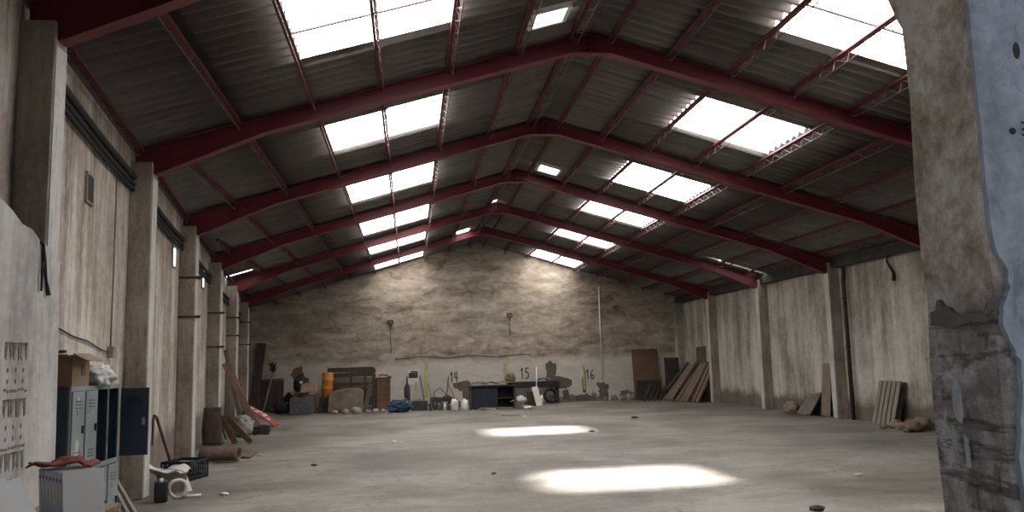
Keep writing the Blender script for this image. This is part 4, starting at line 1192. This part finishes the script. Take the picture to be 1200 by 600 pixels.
# small stones along the skirting right of the number 16
random.seed(41)
for i in range(7):
    s_ = random.uniform(.07, .13)
    mb = MB().lump((0, 0, s_ * .9), (s_, s_ * .8, s_ * random.uniform(1.0, 1.9)), 100 + i, .3, 2, 2, 0)
    tag(mb.build('wall_stone', M_sack if i % 2 else M_stone, None, (8.25 + .2 * i, 35.12, 0)), 'small pale stone along the foot of the back wall, %s from the left' % ordw[i], 'stone', 'stones at the foot of the back wall')

# right end of the back wall
t = thing('hardboard_sheet', 'tall brown hardboard sheet leaning on the back wall', 'board', (10.08, 35.05, 0)); t.rotation_euler = (-.13, 0, 0)
MB().box((0, 0, 1.08), (1.13, .02, 2.16)).build('sheet', M_hardboard, t)
MB().box((0, -.02, 2.12), (1.13, .025, .06)).build('edge_batten', M_rust, t)
t = thing('painted_board', 'black panel standing in front of the tall hardboard sheet', 'panel', (10.05, 34.72, 0)); t.rotation_euler = (-.10, 0, 0)
MB().box((0, 0, .42), (1.12, .03, .84)).build('sheet', M_soot, t, bevel=.004)
MB().box((0, -.025, .80), (1.12, .03, .06)).box((-.53, -.025, .42), (.06, .03, .84)).box((.53, -.025, .42), (.06, .03, .84)).build('rim', M_wooddark, t)
t = thing('dark_door_leaf', 'dark wooden door leaf leaning in the far right corner', 'door', (11.17, 34.95, 0), 0); t.rotation_euler = (-.06, 0, -.12)
MB().box((0, 0, .88), (.62, .04, 1.76)).build('leaf', M_wooddark, t, bevel=.006)
MB().box((0, -.03, 1.3), (.42, .02, .6)).box((0, -.03, .5), (.42, .02, .6)).build('raised_panel', M_soot, t)
MB().tube([(.24, -.03, .9), (.24, -.08, .9)], .02, 8).build('knob', M_steel, t)
random.seed(55)
desc = ['nearest the column'] + ['%s from the column' % ordw[i] for i in range(1, 12)] + ['last but one toward the corner', 'furthest toward the corner']
for i in range(14):
    y_ = 31.55 + i * .245
    h_ = 1.52 + random.uniform(-.1, .08)
    xb = 10.95 - .04 * i + random.uniform(-.06, .06)
    m_ = [M_woodred, M_wood, M_wooddark, M_woodred, M_wood][i % 5]
    o = MB().bar((xb, y_ + random.uniform(-.012, .012), .02), (11.745, y_ + random.uniform(-.012, .012), h_), .05, .21, (0, 1, 0)).build('stacked_plank', m_)
    tag(o, 'brown plank leaning in the stack on the right wall, ' + desc[i], 'plank', 'planks leaning in the far right corner')
for i in range(4):
    o = MB().bar((9.6 + .2 * i, 33.9 - .05 * i, .02), (10.10 + .2 * i, 34.55, .72 - .05 * i), .07, .05, (0, 1, 0)).build('short_batten', M_wooddark)
    o = tag(o, 'short dark batten slanting before the black panel, %s from the left' % ordw[i], 'batten', 'short battens before the black panel')
t = thing('wall_hatch', 'dark square hatch high on the right wall above the plank stack', 'hatch', (XW, 32.95, 1.5))
MB().box((-.015, 0, .31), (.03, .95, .62)).build('panel', M_peel, t); 
f = MB()
for s in (-1, 1): f.box((-.02, s * .49, .31), (.05, .05, .7)).box((-.02, 0, .31 + s * .33), (.05, .95, .05))
f.build('frame', M_rust, t)

# ------------------------------------------------------------------ along the right wall
mb = MB().tube([(XW - .07, 21.35, .02), (XW - .07, 21.35, 3.6), (XW - .08, 21.37, 3.8), (XW - .1, 21.4, 4.08)], .06, 12)
mb2 = thing('rain_pipe', 'dark rain pipe beside the nearest visible right column', 'pipe', (XW - .13, 21.2, 0))
MB().tube([(0, 0, .0), (0, 0, 3.7), (.02, .0, 3.85), (.03, 0, 4.06)], .055, 12).build('pipe', M_soot, mb2)
for z in (.6, 1.9, 3.2): MB().lathe((0, 0, z), [(.056, 0), (.07, 0), (.07, .05), (.056, .05)], 12).build('collar', M_iron, mb2)
t = thing('wooden_board', 'narrow brown board leaning behind the nearest visible right column', 'board', (11.62, 22.6, 0)); 
t.rotation_euler = (0, .10, 0)
MB().box((0, 0, .75), (.03, .5, 1.48)).build('board', M_wood, t, bevel=.004)
mb = MB().sheet(lambda u, v: (11.32 + .42 * v + .05 * math.sin(u * 8), 22.95 + .95 * u, .02 + .66 * v * (1 - .25 * u) + .05 * noise.noise(Vector((u * 4, v * 4, 13)))), 16, 10, .02)
tag(mb.build('crumpled_sacking', M_tar), 'crumpled grey sacking slumped against the right wall', 'sacking')
mb = MB().lump((0, 0, .14), (.2, .3, .2), 66, .4, 2.3, 3, 0); tag(mb.build('sacking_lump', M_stone, None, (11.45, 24.35, 0)), 'lump of rubble beside the crumpled grey sacking', 'rubble')
t = thing('wooden_pallet', 'grey slatted pallet leaning on the right wall', 'pallet', (11.42, 19.32, 0)); t.rotation_euler = (-.26, 0, -PI / 2 - .0)
pallet_parts(t, .98, 1.08, M_woodgrey, 5, M_wooddark)
random.seed(91)
rl = ['largest block of the rubble heap by the gateway wall', 'flat block at the left of the rubble heap', 'reddish block at the back of the rubble heap', 'small block at the front of the rubble heap', 'block at the right of the rubble heap', 'smallest chip of the rubble heap']
for i, (x_, y_, s_) in enumerate(((11.42, 17.85, .22), (11.2, 18.45, .15), (11.56, 18.42, .15), (11.0, 17.95, .1), (10.95, 17.45, .19), (10.85, 18.4, .08))):
    mb = MB().lump((0, 0, s_ * .55), (s_ * 1.2, s_, s_ * .75), 110 + i, .55, 1.6, 3, 0)
    o = mb.build('rubble_block', M_stone if i != 2 else M_rust, None, (x_, y_, 0)); tag(o, rl[i], 'rubble', 'rubble by the right wall')
mb = MB().tube([(XW - .03, 19.2, 4.09), (XW - .12, 19.1, 3.98), (XW - .1, 19.02, 3.85), (XW - .04, 18.98, 3.68), (XW - .05, 18.98, 3.48)], [.02, .025, .03, .035, .04], 8)
tag(mb.build('cut_hose', M_black), 'black cut hose hanging from the top of the right wall', 'hose')

# ------------------------------------------------------------------ gateway wall details (broken plaster, holes, wires)
random.seed(17)
def reveal(pts, name, mat, seed):
    random.seed(seed); P_ = []
    for i, p in enumerate(pts):
        q = pts[(i + 1) % len(pts)]
        for j in range(4):
            f_ = j / 4; P_.append((p[0] + (q[0] - p[0]) * f_ + random.uniform(-.006, .006), p[1] + (q[1] - p[1]) * f_ + random.uniform(-.008, .008)))
    return MB().prism(P_, OX1 - .010, OX1 + .03, 'x').build(name, mat, wall_front)
reveal([(2.53, 1.875), (2.66, 1.872), (2.74, 1.90), (2.78, 1.935), (2.80, 1.89), (2.825, 1.885), (2.83, 1.84), (2.7, 1.835), (2.53, 1.845)], 'dark_stain', M_peel, 4)
reveal([(2.69, 1.60), (2.72, 1.66), (2.745, 1.60), (2.735, 1.52), (2.70, 1.50)], 'lime_splash', M_sack, 6)
reveal([(2.68, 1.46), (2.705, 1.47), (2.70, 1.36), (2.685, 1.36)], 'lime_splash', M_sack, 7)
reveal([(2.74, 1.47), (2.765, 1.46), (2.76, 1.38), (2.745, 1.37)], 'lime_splash', M_sack, 8)
for (x_, z_) in ((2.02, 1.905), (2.085, 1.905), (2.0, 2.47), (2.045, 2.75)):
    MB().prism([(x_ + .012 * math.cos(i * PI / 4), z_ + (.012 if z_ < 2.6 else .03) * math.sin(i * PI / 4)) for i in range(8)], t0 - .025, t0 - .01).build('drill_hole', M_black, wall_front)
mb = MB()
for pts in (((2.03, 2.50), (2.06, 2.485), (2.09, 2.51), (2.13, 2.50), (2.2, 2.52)), ((2.03, 2.475), (2.06, 2.47), (2.08, 2.495), (2.14, 2.51), (2.2, 2.47)), ((2.03, 2.455), (2.09, 2.45), (2.2, 2.43))):
    mb.tube([(p[0], t0 - .03, p[1]) for p in pts], .003, 5)
tag(mb.build('loose_wires', M_black), 'loose black wires on the blue daylit wall face at the right', 'wire')

# ------------------------------------------------------------------ small litter on the open floor
random.seed(123)
lit = [((4.42, 20.39), .05, M_soot, 'dark scrap at the right end of the far sun patch'), ((-.36, 19.37), .05, M_white, 'white paper scrap left of the far sun patch'),
       ((-.22, 19.15), .035, M_white, 'smaller white scrap left of the far sun patch'), ((6.4, 11.6), .04, M_white, 'white scrap right of the near sun patch'),
       ((-3.0, 17.6), .035, M_white, 'white scrap near the brown carpet roll'), ((-2.6, 12.4), .045, M_white, 'white scrap near the black crate'),
       ((3.6, 26.6), .04, M_white, 'white scrap behind the far sun patch'), ((-1.7, 15.5), .04, M_soot, 'dark scrap on the floor left of the sun patches'),
       ((4.55, 9.2), .06, M_soot, 'dark scrap at the bottom edge near the gateway wall'), ((1.3, 13.4), .03, M_soot, 'dark speck left of the near sun patch'), ((6.6, 24.5), .06, M_soot, 'dark scrap on the right of the floor')]
for (xy, s_, m_, lab) in lit:
    mb = MB().lump((0, 0, s_ * .35), (s_ * 1.5, s_, s_ * .5), int(xy[1] * 10), .6, 2.5, 2, 0)
    tag(mb.build('floor_litter', m_, None, (*xy, 0)), lab, 'litter')
